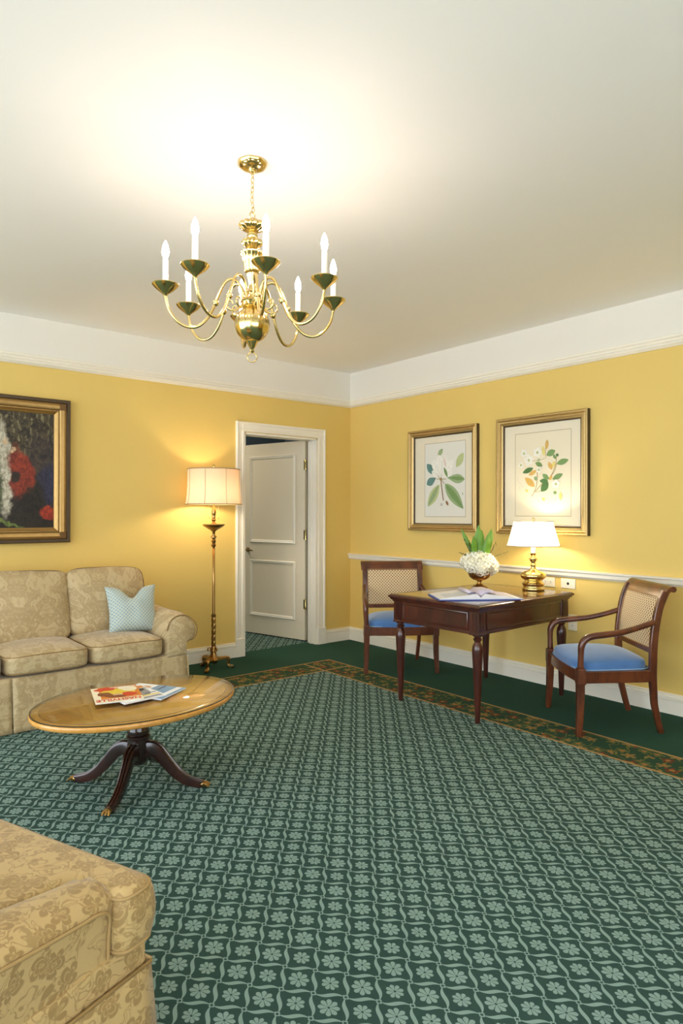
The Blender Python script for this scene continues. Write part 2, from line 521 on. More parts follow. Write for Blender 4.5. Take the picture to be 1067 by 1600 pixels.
def tube(path, rad, n=8, closed=False, bm=None, cap=True):
    bm = bm or bmesh.new(); P = [Vector(p) for p in path]; m = len(P)
    rad = [rad] * m if not isinstance(rad, (list, tuple)) else (list(rad) if len(rad) == m else interp(rad, m))
    T = []
    for i in range(m):
        a = P[(i - 1) % m] if (closed or i > 0) else P[i]
        b = P[(i + 1) % m] if (closed or i < m - 1) else P[i]
        T.append((b - a).normalized())
    ref = Vector((0, 0, 1)) if abs(T[0].z) < 0.9 else Vector((1, 0, 0))
    nrm = (ref - T[0] * ref.dot(T[0])).normalized(); rings = []
    for i in range(m):
        nrm = (nrm - T[i] * nrm.dot(T[i])).normalized(); bn = T[i].cross(nrm)
        rings.append([bm.verts.new(P[i] + (nrm * math.cos(2 * PI * k / n) + bn * math.sin(2 * PI * k / n)) * rad[i]) for k in range(n)])
    pr = list(zip(rings, rings[1:])) + ([(rings[-1], rings[0])] if closed else [])
    for a, b in pr:
        for k in range(n):
            bm.faces.new((a[k], a[(k + 1) % n], b[(k + 1) % n], b[k]))
    if cap and not closed:
        bm.faces.new(rings[0]); bm.faces.new(rings[-1])
    return bm

def sweep(path, prof, side=(0, 1, 0), scale=None, bm=None):
    """prof: closed polygon (a along side, b along normal); scale per point (sa, sb)"""
    bm = bm or bmesh.new(); P = [Vector(p) for p in path]; m = len(P); side = Vector(side); rings = []
    for i in range(m):
        t = (P[min(i + 1, m - 1)] - P[max(i - 1, 0)]).normalized()
        s = (side - t * side.dot(t)).normalized(); nn = t.cross(s)
        sa, sb = scale[i] if scale else (1, 1)
        rings.append([bm.verts.new(P[i] + s * (a * sa) + nn * (b * sb)) for a, b in prof])
    k = len(prof)
    for a, b in zip(rings, rings[1:]):
        for i in range(k): bm.faces.new((a[i], a[(i + 1) % k], b[(i + 1) % k], b[i]))
    bm.faces.new(rings[0]); bm.faces.new(rings[-1])
    return bm

def rrect(a, b, c):
    """chamfered rectangle profile half sizes a, b chamfer c"""
    return [(a - c, -b), (a, -b + c), (a, b - c), (a - c, b), (-a + c, b), (-a, b - c), (-a, -b + c), (-a + c, -b)]

def extrude(poly, axis, t0, t1, bm=None):
    """poly of 2D points placed on the two other axes, extruded on axis from t0 to t1"""
    bm = bm or bmesh.new()
    def mk(p, t):
        if axis == 'x': return (t, p[0], p[1])
        if axis == 'y': return (p[0], t, p[1])
        return (p[0], p[1], t)
    A = [bm.verts.new(mk(p, t0)) for p in poly]; B = [bm.verts.new(mk(p, t1)) for p in poly]
    n = len(poly)
    for i in range(n): bm.faces.new((A[i], A[(i + 1) % n], B[(i + 1) % n], B[i]))
    bm.faces.new(A); bm.faces.new(B)
    return bm

def rect_stack(hx, hy, prof, bm=None):
    """stack of rectangles: prof (offset, z); caps closed"""
    bm = bm or bmesh.new(); rings = []
    for o, z in prof:
        rings.append([bm.verts.new((sx * (hx + o), sy * (hy + o), z)) for sx, sy in ((-1, -1), (1, -1), (1, 1), (-1, 1))])
    for a, b in zip(rings, rings[1:]):
        for i in range(4): bm.faces.new((a[i], a[(i + 1) % 4], b[(i + 1) % 4], b[i]))
    bm.faces.new(rings[0]); bm.faces.new(rings[-1])
    return bm

def frame_ring(w, h, prof, bm=None, mis=None):
    """picture-frame sweep: prof list of (inset from outer edge, z); open back"""
    bm = bm or bmesh.new(); rings = []
    for d, z in prof:
        rings.append([bm.verts.new((sx * (w / 2 - d), sy * (h / 2 - d), z)) for sx, sy in ((-1, -1), (1, -1), (1, 1), (-1, 1))])
    for k, (a, b) in enumerate(zip(rings, rings[1:])):
        for i in range(4):
            f = bm.faces.new((a[i], a[(i + 1) % 4], b[(i + 1) % 4], b[i]))
            if mis: f.material_index = mis[k]
    return bm

def cushion(sx, sy, sz, e=6.0, n=14, bulge=0.0, fn=None, seed=0, wr=0.0):
    """soft box with half sizes, superquadric rounding, crowned top"""
    bm = bmesh.new(); bmesh.ops.create_cube(bm, size=2.0)
    bmesh.ops.subdivide_edges(bm, edges=bm.edges[:], cuts=n, use_grid_fill=True)
    for v in bm.verts:
        a, b, c = v.co
        k = (abs(a) ** e + abs(b) ** e + abs(c) ** e) ** (1 / e)
        a, b, c = a / k, b / k, c / k
        p = Vector((a * sx, b * sy, c * sz))
        if bulge: p.z += (1 if c > 0 else -0.35) * bulge * (1 - a * a) * (1 - b * b) * abs(c)
        if wr:
            q = Vector((p.x * 6 + seed * 3.1, p.y * 6, p.z * 6 + seed)); d = noise.noise(q)
            q2 = Vector((p.x * 16 + seed, p.y * 16, p.z * 5)); d2 = noise.noise(q2)
            p += Vector((a, b, c)).normalized() * (d * wr + d2 * wr * 0.35)
        if fn: p = fn(p, a, b, c)
        v.co = p
    return bm

def super_loop(sx, sy, h, sz, e, n=64, grow=1.0):
    s = (1 - abs(h / sz) ** e) ** (1 / e) * grow
    out = []
    for i in range(n):
        t = 2 * PI * i / n; c, d = math.cos(t), math.sin(t)
        k = (abs(c) ** e + abs(d) ** e) ** (1 / e)
        out.append(Vector((c / k * sx * s, d / k * sy * s, h)))
    return out

def wall_matrix(kind, a, z, off):
    """placement on a wall: local x to the viewer's right, y up, z out of the wall"""
    if kind == 'right': c = ((0, -1, 0), (0, 0, 1), (-1, 0, 0)); p = (XR - off, a, z)
    else: c = ((1, 0, 0), (0, 0, 1), (0, -1, 0)); p = (a, YB - off, z)
    m = Matrix.Identity(4)
    for j in range(3):
        for i in range(3): m[i][j] = c[j][i]
        m[j][3] = p[j]
    return m

def flat(name, polys, mats, parent, z0=0.0, dz=0.0003):
    """flat print: polys of (points, slot), later ones lie on top"""
    bm = bmesh.new()
    for k, (pts, mi) in enumerate(polys):
        vs = [bm.verts.new((x, y, z0 + dz * (k + 1))) for x, y in pts]
        try: f = bm.faces.new(vs)
        except ValueError: continue
        f.material_index = mi
    for f in bm.faces:
        f.normal_update()
        if f.normal.z < 0: f.normal_flip()
    me = bpy.data.meshes.new(name); bm.to_mesh(me); bm.free()
    for mm in mats: me.materials.append(mm)
    return mesh_obj(name, me, parent)

# ------------------------------------------------------------------ room shell
XL, YN = -3.0, -1.7
CZ = 2.384                                   # bottom of picture rail
bm = bmesh.new()
vs = [bm.verts.new(p) for p in ((XL, YN, 0), (5.6, YN, 0), (5.6, 8.0, 0), (XL, 8.0, 0))]
bm.faces.new(vs)
struct('floor', bm, M['carpet'])
struct('ceiling', boxbm(XL, XR + 0.1, YN, YB + 0.13, H, H + 0.1), M['ceil'])
DX0, DX1, DZ = 3.106, 3.942, 2.035
bm = bmesh.new()
T = 0.135
for x0, x1, z0, z1, mi in ((XL, DX0, 0, CZ, 0), (DX1, XR, 0, CZ, 0), (DX0, DX1, DZ, CZ, 0), (XL, XR, CZ, H, 1)):
    box(bm, x0, x1, YB, YB + T, z0, z1, mi)
struct('wall_back', bm, None, mats=[M['yellow'], M['white']])
bm = bmesh.new()
box(bm, XR, XR + 0.12, YN, YB + T, 0, CZ, 0); box(bm, XR, XR + 0.12, YN, YB + T, CZ, H, 1)
struct('wall_right', bm, None, mats=[M['yellow'], M['white']])
bm = bmesh.new()  # unseen wall behind the viewer, added to block rear light
for x0, x1, z0, z1, mi in ((XL, -1.9, 0, CZ, 0), (2.1, XR + 0.12, 0, CZ, 0), (-1.9, 2.1, 0, 0.55, 0), (-1.9, 2.1, 2.25, CZ, 0), (XL, XR + 0.12, CZ, H, 1)):
    box(bm, x0, x1, YN - 0.1, YN, z0, z1, mi)
struct('wall_front', bm, None, mats=[M['yellow'], M['white']])
bm = bmesh.new()                             # unseen window added behind the viewer to let in frontal daylight
for x in (-1.9, -0.6, 0.75, 2.05): box(bm, x, x + 0.05, YN - 0.08, YN - 0.02, 0.55, 2.25)
for z in (0.55, 1.38, 2.20): box(bm, -1.9, 2.1, YN - 0.08, YN - 0.02, z, z + 0.05)
struct('added_window_1', bm, M['trim'])
# room beyond the door
bm = bmesh.new()
box(bm, 1.4, 5.6, 7.6, 7.7, 0, H); struct('wall_hall_end', bm, M['hall'])
struct('wall_hall_side', boxbm(5.2, 5.3, YB + T, 7.6, 0, H), M['hall'])
struct('wall_hall_front', boxbm(XR + 0.12, 5.3, YB, YB + T, 0, H), M['hall'])
struct('wall_hall_near', boxbm(1.4, 1.5, YB + T, 7.6, 0, H), M['hall'])
struct('ceiling_hall', boxbm(1.4, 5.6, YB + T, 7.7, H, H + 0.1), M['hall'])

# picture rail: profile (depth from wall, z)
rail = [(0, 2.384), (0.012, 2.384), (0.018, 2.392), (0.030, 2.398), (0.034, 2.408), (0.028, 2.418), (0.018, 2.424), (0.022, 2.432), (0.014, 2.444), (0.006, 2.450), (0.006, 2.462), (0, 2.466)]
struct('trim_1', extrude([(YB - d, z) for d, z in rail], 'x', XL, XR), M['trim'], 40)
struct('trim_2', extrude([(XR - d, z) for d, z in rail], 'y', YN, YB), M['trim'], 40)
# chair rail on the right wall
crail = [(0, 0.828), (0.008, 0.828), (0.012, 0.836), (0.020, 0.842), (0.022, 0.866), (0.030, 0.872), (0.032, 0.882), (0.026, 0.886), (0, 0.886)]
struct('trim_3', extrude([(XR - d, z) for d, z in crail], 'y', YN, YB - 0.001), M['trim'], 40)
# baseboards
base = [(0, 0), (0.018, 0), (0.018, 0.086), (0.010, 0.090), (0.010, 0.097), (0.022, 0.101), (0.021, 0.113), (0.010, 0.118), (0.010, 0.122), (0.014, 0.126), (0.012, 0.132), (0, 0.132)]
struct('baseboard_right', extrude([(XR - d, z) for d, z in base], 'y', YN, YB), M['trim'], 40)
struct('baseboard_back', extrude([(YB - d, z) for d, z in base], 'x', 4.037, XR), M['trim'], 40)
struct('baseboard_left', extrude([(YB - d, z) for d, z in base], 'x', XL, 3.020), M['trim'], 40)
# door casing: stepped boards with plinth blocks
cas = [(0, 0), (0, 0.018), (0.008, 0.024), (0.020, 0.022), (0.024, 0.014), (0.060, 0.012), (0.066, 0.018), (0.086, 0.016), (0.088, 0)]
struct('trim_4', extrude([(3.019 + a, YB - d) for a, d in cas], 'z', 0.16, 2.13), M['trim'], 40)
struct('trim_5', extrude([(4.037 - a, YB - d) for a, d in cas], 'z', 0.16, 2.13), M['trim'], 40)
struct('trim_6', extrude([(YB - d, 2.13 - a) for a, d in cas], 'x', 3.019 + 0.02, 4.037 - 0.02), M['trim'], 40)
struct('trim_7', boxbm(3.016, 3.108, YB - 0.03, YB, 0, 0.165, bev=0.004), M['trim'])
struct('trim_8', boxbm(3.940, 4.040, YB - 0.03, YB, 0, 0.165, bev=0.004), M['trim'])
bm = bmesh.new()          # jamb lining and stops
box(bm, DX0 - 0.002, DX0 + 0.016, YB - 0.004, YB + T, 0, DZ); box(bm, DX1 - 0.016, DX1 + 0.002, YB - 0.004, YB + T - 0.004, 0, DZ)
box(bm, DX0, DX1, YB - 0.004, YB + T, DZ - 0.016, DZ + 0.002)
box(bm, DX0 + 0.016, DX0 + 0.028, YB + 0.055, YB + 0.085, 0, DZ - 0.016); box(bm, DX1 - 0.028, DX1 - 0.016, YB + 0.055, YB + 0.085, 0, DZ - 0.016)
struct('trim_9', bm, M['trim'])

# door leaf, hinged on the far side at the right jamb, swung into the next room
dang = math.atan2(0.970, -0.243)
door = link(bpy.data.objects.new('door_1', None)); door['kind'] = 'structure'
door.location = (3.936, 5.350, 0.012); door.rotation_euler = (0, 0, dang)
LW = 0.885                                   # local x along the leaf; local +y faces the viewer's side
obj('door_leaf', boxbm(0.030, LW, -0.040, 0.0, 0, 2.022, bev=0.002), M['doorp'], door)
for z0, z1 in ((0.19, 0.79), (0.97, 1.892)):
    fr = frame_ring(0.645, z1 - z0, [(0, 0), (0.002, 0.010), (0.010, 0.016), (0.018, 0.010), (0.024, 0.012), (0.034, 0.004), (0.036, 0)])
    o = obj('panel_moulding', fr, M['trim'], door, 40)
    o.matrix_local = Matrix.Translation((0.478, 0.0, (z0 + z1) / 2)) @ Matrix.Rotation(R(-90), 4, 'X')
for z in (0.365, 1.066, 1.774):
    bm = boxbm(0.012, 0.046, -0.001, 0.003, z - 0.048, z + 0.048)
    lathe([(0, z - 0.056), (0.004, z - 0.054), (0.008, z - 0.050), (0.008, z + 0.050), (0.004, z + 0.056), (0, z + 0.058)], 10, 0.016, 0.007, bm=bm)
    obj('hinge', bm, M['brass'], door, 40)
bm = bmesh.new()
lathe([(0.026, 0), (0.026, 0.006), (0.012, 0.010), (0.009, 0.045), (0, 0.046)], 16, bm=bm)
for v in bm.verts: v.co = Vector((v.co.x, v.co.z, v.co.y))
tube([(0, 0.042, 0), (-0.03, 0.048, 0.002), (-0.075, 0.046, 0.0), (-0.11, 0.044, -0.004)], [0.009, 0.009, 0.008, 0.006], 8, bm=bm)
o = obj('door_handle', bm, M['brassd'], door, 40); o.location = (0.83, 0.0, 0.89)

# light in the room beyond
ld = bpy.data.lights.new('hall_light', 'AREA'); ld.energy = 27; ld.size = 0.6; ld.color = (1, 0.88, 0.7)
lo = link(bpy.data.objects.new('hall_light', ld)); lo.location = (2.7, 6.7, H - 0.03)

# ------------------------------------------------------------------ damask sofa against the back wall
def rolled_arm(parent, sgn, xin, y0, y1, mat, pmat):
    """sgn +1: arm on the +x end; xin: inner face; local coords"""
    prof = [(xin, 0.30), (xin, 0.44), (xin + 0.004, 0.50), (xin + 0.02, 0.555), (xin + 0.055, 0.592), (xin + 0.10, 0.607),
            (xin + 0.15, 0.600), (xin + 0.195, 0.572), (xin + 0.225, 0.530), (xin + 0.234, 0.484), (xin + 0.226, 0.444), (xin + 0.205, 0.418), (xin + 0.175, 0.412), (xin + 0.158, 0.40), (xin + 0.158, 0.30)]
    prof = [(sgn * a, b) for a, b in prof]
    m = 12; bm = bmesh.new(); rings = []
    for i in range(m + 1):
        t = i / m; y = y0 + (y1 - y0) * t
        k = 1 - 0.10 * math.exp(-t * 26)        # front edge eases in
        cx, cz = sgn * (xin + 0.11), 0.45
        rings.append([bm.verts.new((cx + (a - cx) * k, y + 0.0, cz + (b - cz) * k + 0.012 * t + 0.003 * math.sin(9 * t + a * 30))) for a, b in prof])
    for a, b in zip(rings, rings[1:]):
        for i in range(len(prof) - 1): bm.faces.new((a[i], a[i + 1], b[i + 1], b[i]))
        bm.faces.new((a[-1], a[0], b[0], b[-1]))
    bm.faces.new(rings[-1])
    # padded front face
    c = [bm.verts.new(v.co + Vector((0, -0.012, 0)) + (Vector((sgn * (xin + 0.11), v.co.y, 0.45)) - v.co) * 0.12) for v in rings[0]]
    n = len(c)
    for i in range(n): bm.faces.new((rings[0][i], rings[0][(i + 1) % n], c[(i + 1) % n], c[i]))
    bm.faces.new(c)
    ar = obj('arm', bm, mat, parent, 50)
    loop = [Vector((v[0] * 0.97 + sgn * (xin + 0.11) * 0.03, y0 - 0.004, 0.45 + (v[1] - 0.45) * 0.92)) for v in prof[2:14]]
    obj('piping', tube(catmull(loop, 4), 0.004, 6), pmat, ar, True)
    return ar

sofa = thing('sofa', 'long tan damask sofa with rolled arms standing against the yellow wall', 'sofa', (1.16, 4.655, 0))
SX0, SX1 = -0.75, 0.75                       # inner faces of the arms
YF, YK = -0.455, 0.455
obj('base_frame', boxbm(-0.905, 0.905, YF + 0.02, YK, 0.05, 0.325, bev=0.01), M['sofa'], sofa)
# skirt panels with pleat gaps
edges = [-0.912, -0.206, 0.912]
for a, b in zip(edges, edges[1:]):
    bm = bmesh.new(); nx, nz = 26, 10; g = []
    for i in range(nx + 1):
        col = []
        for j in range(nz + 1):
            u, t = i / nx, j / nz
            x = a + 0.003 + (b - a - 0.006) * u
            out = 0.030 * (1 - t) ** 1.3 + 0.006 * math.sin(u * 11 + a * 7) * (1 - t) + (0.006 if u < .03 or u > .97 else 0) * (1 - t)
            col.append(bm.verts.new((x, YF + 0.018 - out, 0.006 + 0.318 * t)))
        g.append(col)
    for i in range(nx):
        for j in range(nz): bm.faces.new((g[i][j], g[i + 1][j], g[i + 1][j + 1], g[i][j + 1]))
    o = obj('skirt_panel', bm, M['sofa'], sofa, True)
    md = o.modifiers.new('thick', 'SOLIDIFY'); md.thickness = 0.006
for sgn in (1, -1):
    bm = extrude([(YF - 0.012, 0.006), (YK, 0.006), (YK, 0.30), (YF + 0.015, 0.30)], 'x', sgn * 0.908, sgn * 0.918)
    obj('skirt_panel', bm, M['sofa'], sofa)
    rolled_arm(sofa, sgn, 0.75, YF + 0.015, YK, M['sofa'], M['sofap'])
obj('back_frame', cushion(0.86, 0.10, 0.30, 7, 10), M['sofa'], sofa, True).location = (0, YK - 0.09, 0.55)
for i, xc in enumerate((-0.5, 0.0, 0.5)):
    sx, sy, sz, e = 0.248, 0.30, 0.062, 7.0
    def fn(p, a, b, c):
        # front edge crown and sagging middle
        if c > 0: p.z += 0.010 * (1 - a * a) * max(0, -b)
        return p
    o = obj('seat_cushion', cushion(sx, sy, sz, e, 18, 0.028, fn, seed=i, wr=0.004), M['sofa'], sofa, True)
    o.location = (xc, YF + 0.292, 0.392)
    for h in (0.048, -0.048):
        lp = super_loop(sx, sy, h, sz, e, 72, 1.006)
        for v in lp: v.z += 0.010 * (1 - (v.x / sx) ** 2) * max(0, -v.y / sy) * (1 if h > 0 else 0)
        obj('piping', tube(lp, 0.0035, 6, True), M['sofap'], o, True)
for i, (xc, hw) in enumerate(((-0.522, 0.266), (0.0, 0.264), (0.535, 0.282))):
    sx, sy, sz, e = hw, 0.235, 0.095, (11.0 if i < 2 else 7.0)       # built lying, then stood up
    def fn(p, a, b, c, i=i):
        p.y += 0.008 * math.cos(a * 1.5) * max(0, b) + (0.012 * a if i == 0 else -0.006 * a) * max(0, b)
        # gathers towards the seams
        if abs(a) > 0.75: p.z += 0.006 * math.sin(b * 26 + a * 3) * (abs(a) - 0.75) * 4
        return p
    o = obj('back_cushion', cushion(sx, sy, sz, e, 22, 0.055, fn, seed=i + 7, wr=0.010), M['sofa'], sofa, True)
    o.location = (xc, 0.13, 0.655); o.rotation_euler = (R(76), 0, 0)
    lp = super_loop(sx, sy, 0.062, sz, e, 80, 1.004)
    for v in lp: v.y += 0.008 * math.cos(v.x / sx * 1.5) * max(0, v.y / sy) + (0.012 * v.x / sx if i == 0 else -0.006 * v.x / sx) * max(0, v.y / sy)
    obj('piping', tube(lp, 0.0040, 6, True), M['sofap'], o, True)

# throw pillow leaning in the sofa corner
pil = bmesh.new(); bmesh.ops.create_cube(pil, size=2.0)
bmesh.ops.subdivide_edges(pil, edges=pil.edges[:], cuts=20, use_grid_fill=True)
for v in pil.verts:
    a, b, c = v.co; s = 0.168
    th = 0.068 * max(0.0, (1 - abs(a) ** 2.4)) ** 0.55 * max(0.0, (1 - abs(b) ** 2.4)) ** 0.55 + 0.004
    x = s * a * (1 - 0.07 * (1 - b * b)); y = s * b * (1 - 0.07 * (1 - a * a))
    chop = math.exp(-(a / 0.34) ** 2) * max(0, (b + 0.1) / 1.1) ** 2
    y -= 0.085 * chop
    x *= 1 + 0.05 * max(0, b)
    z = c * th * (1 - 0.45 * chop) + 0.012 * noise.noise(Vector((a * 2, b * 2, 3)))
    v.co = (x, y, z)
o = obj('throw_pillow', pil, M['pillow'], None, True)
o.location = (1.800, 4.53, 0.622); o.rotation_euler = (R(70), 0, R(-8))
tag(o, 'pale blue patterned throw pillow with a dented top, leaning in the sofa corner', 'pillow')

# ------------------------------------------------------------------ cream damask armchair close to the viewer
FA = R(21)
arm_o = Vector((0.641, 1.462)) - 0.42 * Vector((math.cos(FA), math.sin(FA))) + 0.40 * Vector((-math.sin(FA), math.cos(FA)))
lc = thing('lounge_chair', 'cream paisley damask armchair with low arms and skirt, nearest the viewer', 'armchair', (arm_o.x, arm_o.y, 0), FA)
obj('base_frame', boxbm(-0.40, 0.414, -0.376, 0.376, 0.06, 0.315, bev=0.015), M['lounge'], lc)
# T shaped seat cushion: ears run out in front of the arms
def t_outline(step=0.012):
    cor = [(0.425, -0.402, .05), (0.425, 0.402, .05), (0.318, 0.402, .035), (0.306, 0.262, .02), (-0.30, 0.262, .04), (-0.30, -0.262, .04), (0.306, -0.262, .02), (0.318, -0.402, .035)]
    pts = []; n = len(cor)
    for k in range(n):
        P, r = Vector(cor[k][:2]), cor[k][2]; A_, B_ = Vector(cor[k - 1][:2]), Vector(cor[(k + 1) % n][:2])
        a, b = P + (A_ - P).normalized() * r, P + (B_ - P).normalized() * r
        for q in range(7):
            t = q / 6; pts.append(a * (1 - t) ** 2 + P * 2 * t * (1 - t) + b * t * t)
    out = []
    for a, b in zip(pts, pts[1:] + pts[:1]):
        m = max(1, int((b - a).length / step))
        out += [a.lerp(b, q / m) for q in range(m)]
    return out
TO = t_outline(); nT = len(TO)
TN = []
for k in range(nT):
    d = (TO[(k + 1) % nT] - TO[k - 1]).normalized(); TN.append(Vector((d.y, -d.x)))
def t_ring(bm, ins, z, s=1.0):
    c = Vector((0.345, 0)); r = []
    for k in range(nT):
        p = TO[k] - TN[k] * ins; q = c + (p - c) * s
        zz = z
        if s < 1 or ins > 0.02:
            zz += (1 if z > 0.38 else -0.2) * 0.024 * max(0, 1 - ((q.x - 0.06) / 0.37) ** 2) * max(0, 1 - (q.y / 0.41) ** 2) + 0.003 * noise.noise(Vector((q.x * 7, q.y * 7, 1)))
        fx = 0.012 * math.sin(max(0, min(1, (z - 0.308) / 0.146)) * PI) if q.x > 0.40 else 0
        r.append(bm.verts.new((q.x + fx, q.y, zz)))
    return r
bm = bmesh.new(); rings = [t_ring(bm, 0.034, 0.308, 0.6)]
for ins, z in ((0.026, 0.308), (0.012, 0.313), (0.004, 0.322), (0.0, 0.335), (-0.002, 0.36), (-0.003, 0.382), (-0.002, 0.405), (0.0, 0.428), (0.004, 0.440), (0.012, 0.449), (0.026, 0.454)): rings.append(t_ring(bm, ins, z))
for s_ in (0.92, 0.80, 0.65, 0.5, 0.35, 0.2, 0.08): rings.append(t_ring(bm, 0.026 * s_, 0.454, s_))
for a, b in zip(rings, rings[1:]):
    for k in range(nT): bm.faces.new((a[k], a[(k + 1) % nT], b[(k + 1) % nT], b[k]))
bm.faces.new(rings[0]); bm.faces.new(rings[-1])
tc = obj('seat_cushion', bm, M['lounge'], lc, True)
for z in (0.440, 0.322):
    lp = [Vector((TO[k].x - TN[k].x * 0.003, TO[k].y - TN[k].y * 0.003, z)) for k in range(nT) if TO[k].x > 0.307]
    cut = max(range(len(lp)), key=lambda k: (lp[k] - lp[k - 1]).length)
    lp = lp[cut:] + lp[:cut]
    obj('piping', tube(lp, 0.0042, 6), M['loungep'], tc, True)
# arms: low, rounded, flaring outwards to the rear
def low_arm(sgn):
    bm = bmesh.new(); rings = []; m = 16; top_edge = []
    for i in range(m + 1):
        t = i / m
        x = 0.312 - 0.68 * t
        fl = 0.085 * t ** 1.1                   # flare outwards
        up = 0.11 * t ** 1.2                    # rises to the back
        zt = 0.474 + up
        pucker = 0.010 * math.exp(-t * 18)
        prof = [(-0.245, 0.30), (-0.245, 0.43), (-0.250, 0.455 + up * .8), (-0.268, zt - 0.008 - pucker), (-0.300, zt), (-0.335 - fl * .6, zt - 0.004), (-0.362 - fl, zt - 0.022), (-0.374 - fl, zt - 0.034), (-0.374 - fl * .97, zt - 0.044), (-0.367 - fl * .5, 0.37), (-0.366, 0.28)]
        ring = [bm.verts.new((x, sgn * -y if sgn > 0 else y, z)) for y, z in prof]
        rings.append(ring); top_edge.append(ring[8].co.copy())
    for a, b in zip(rings, rings[1:]):
        n = len(a)
        for i in range(n): bm.faces.new((a[i], a[(i + 1) % n], b[(i + 1) % n], b[i]))
    f0 = [bm.verts.new(v.co + Vector((0.014, 0, 0)) + (Vector((v.co.x, sgn * 0.31, 0.40)) - v.co) * 0.16) for v in rings[0]]
    n = len(f0)
    for i in range(n): bm.faces.new((rings[0][i], rings[0][(i + 1) % n], f0[(i + 1) % n], f0[i]))
    bm.faces.new(f0); bm.faces.new(rings[-1])
    a = obj('arm', bm, M['lounge'], lc, 60)
    path = [Vector((0.306, sgn * 0.3685, 0.27)), Vector((0.306, sgn * 0.370, 0.36)), Vector((0.304, sgn * 0.375, 0.412))] + [v + Vector((0, sgn * 0.003, 0)) for v in top_edge[1:]]
    obj('piping', tube(catmull(path, 4), 0.0045, 6), M['loungep'], a, True)
for s in (-1, 1): low_arm(s)
o = obj('backrest', cushion(0.10, 0.37, 0.24, 6, 12), M['lounge'], lc, True)
o.location = (-0.40, 0, 0.56); o.rotation_euler = (0, R(-12), 0)
# skirt
def skirt_strip(p0, p1, nrm, name='skirt_panel'):
    bm = bmesh.new(); g = []; nx, nz = 20, 8; p0, p1, nrm = Vector(p0), Vector(p1), Vector(nrm)
    for i in range(nx + 1):
        u = i / nx; q = p0.lerp(p1, u); col = []
        for j in range(nz + 1):
            t = j / nz
            col.append(bm.verts.new((q.x + nrm.x * (0.028 * (1 - t) + 0.005 * math.sin(u * 9) * (1 - t)), q.y + nrm.y * (0.028 * (1 - t) + 0.005 * math.sin(u * 9) * (1 - t)), 0.006 + 0.244 * t)))
        g.append(col)
    for i in range(nx):
        for j in range(nz): bm.faces.new((g[i][j], g[i + 1][j], g[i + 1][j + 1], g[i][j + 1]))
    o = obj(name, bm, M['lounge'], lc, True); md = o.modifiers.new('thick', 'SOLIDIFY'); md.thickness = 0.006; md.offset = 0
    obj('piping', tube([(p0.x + nrm.x * .004, p0.y + nrm.y * .004, 0.252), (p1.x + nrm.x * .004, p1.y + nrm.y * .004, 0.252)], 0.0045, 6), M['loungep'], o, True)
skirt_strip((0.418, -0.382, 0), (0.418, 0.382, 0), (1, 0, 0))
skirt_strip((-0.40, -0.382, 0), (0.418, -0.382, 0), (0, -1, 0))
skirt_strip((-0.40, 0.382, 0), (0.418, 0.382, 0), (0, 1, 0))

# ------------------------------------------------------------------ oval coffee table
ct = thing('coffee_table', 'oval honey-coloured coffee table on a dark four-legged pedestal', 'table', (1.245, 3.052, 0), R(6))
A, B = 0.492, 0.372
def oval(prof, n=72, bm=None):
    return lathe([(1.0 + d, z) for d, z in prof], n, bm=bm)
def oval_lathe(prof, n=72):
    bm = bmesh.new(); rings = []
    for d, z in prof:
        rings.append([bm.verts.new(((A + d) * math.cos(2 * PI * i / n), (B + d) * math.sin(2 * PI * i / n), z)) for i in range(n)])
    for a, b in zip(rings, rings[1:]):
        for i in range(n): bm.faces.new((a[i], a[(i + 1) % n], b[(i + 1) % n], b[i]))
    bm.faces.new(rings[0]); bm.faces.new(rings[-1]); return bm
def oval_ring(prof, n=72):
    bm = bmesh.new(); rings = []
    for d, z in prof:
        rings.append([bm.verts.new(((A + d) * math.cos(2 * PI * i / n), (B + d) * math.sin(2 * PI * i / n), z)) for i in range(n)])
    for a, b in zip(rings, rings[1:] + rings[:1]):
        for i in range(n): bm.faces.new((a[i], a[(i + 1) % n], b[(i + 1) % n], b[i]))
    return bm
obj('tabletop', oval_lathe([(-0.03, 0.384), (-0.010, 0.384), (-0.004, 0.388), (-0.001, 0.394), (0, 0.402), (-0.002, 0.408), (-0.006, 0.411), (-0.05, 0.411)]), M['ctopb'], ct, 40)
obj('top_panel', oval_lathe([(-0.045, 0.405), (-0.045, 0.4122)]), M['ctop'], ct)
obj('banding_line', oval_lathe([(-0.043, 0.405), (-0.043, 0.4118)]), M['darkwood'], ct)
M['edge'] = plain('dark_edge_gap_shade', (52, 44, 26), 0.3)  # dark tone for the glass edge and the shadow in its gap
M['glass'] = glass_mat('table_glass', (0.95, 0.97, 0.95))
obj('glass_edge_shadow', oval_ring([(-0.0090, 0.4114), (-0.0045, 0.4114), (-0.0045, 0.4150), (-0.0090, 0.4150)]), M['edge'], ct, 40)  # ring paints in the shadow line under the glass rim
obj('glass_sheet', oval_lathe([(-0.012, 0.4152), (-0.010, 0.4156), (-0.010, 0.4190), (-0.012, 0.4200)]), M['glass'], ct, 40)
obj('column', lathe([(0.030, 0.10), (0.048, 0.12), (0.052, 0.20), (0.050, 0.222), (0.056, 0.228), (0.056, 0.238), (0.049, 0.243), (0.053, 0.250), (0.050, 0.268), (0.040, 0.295), (0.034, 0.325), (0.033, 0.36), (0.040, 0.372), (0.060, 0.380), (0.10, 0.385)], 28), M['darkwood'], ct, 40)
leg_path = catmull([(0.035, 0, 0.165), (0.060, 0, 0.180), (0.100, 0, 0.168), (0.145, 0, 0.118), (0.190, 0, 0.070), (0.240, 0, 0.036), (0.290, 0, 0.022), (0.318, 0, 0.020)], 5)
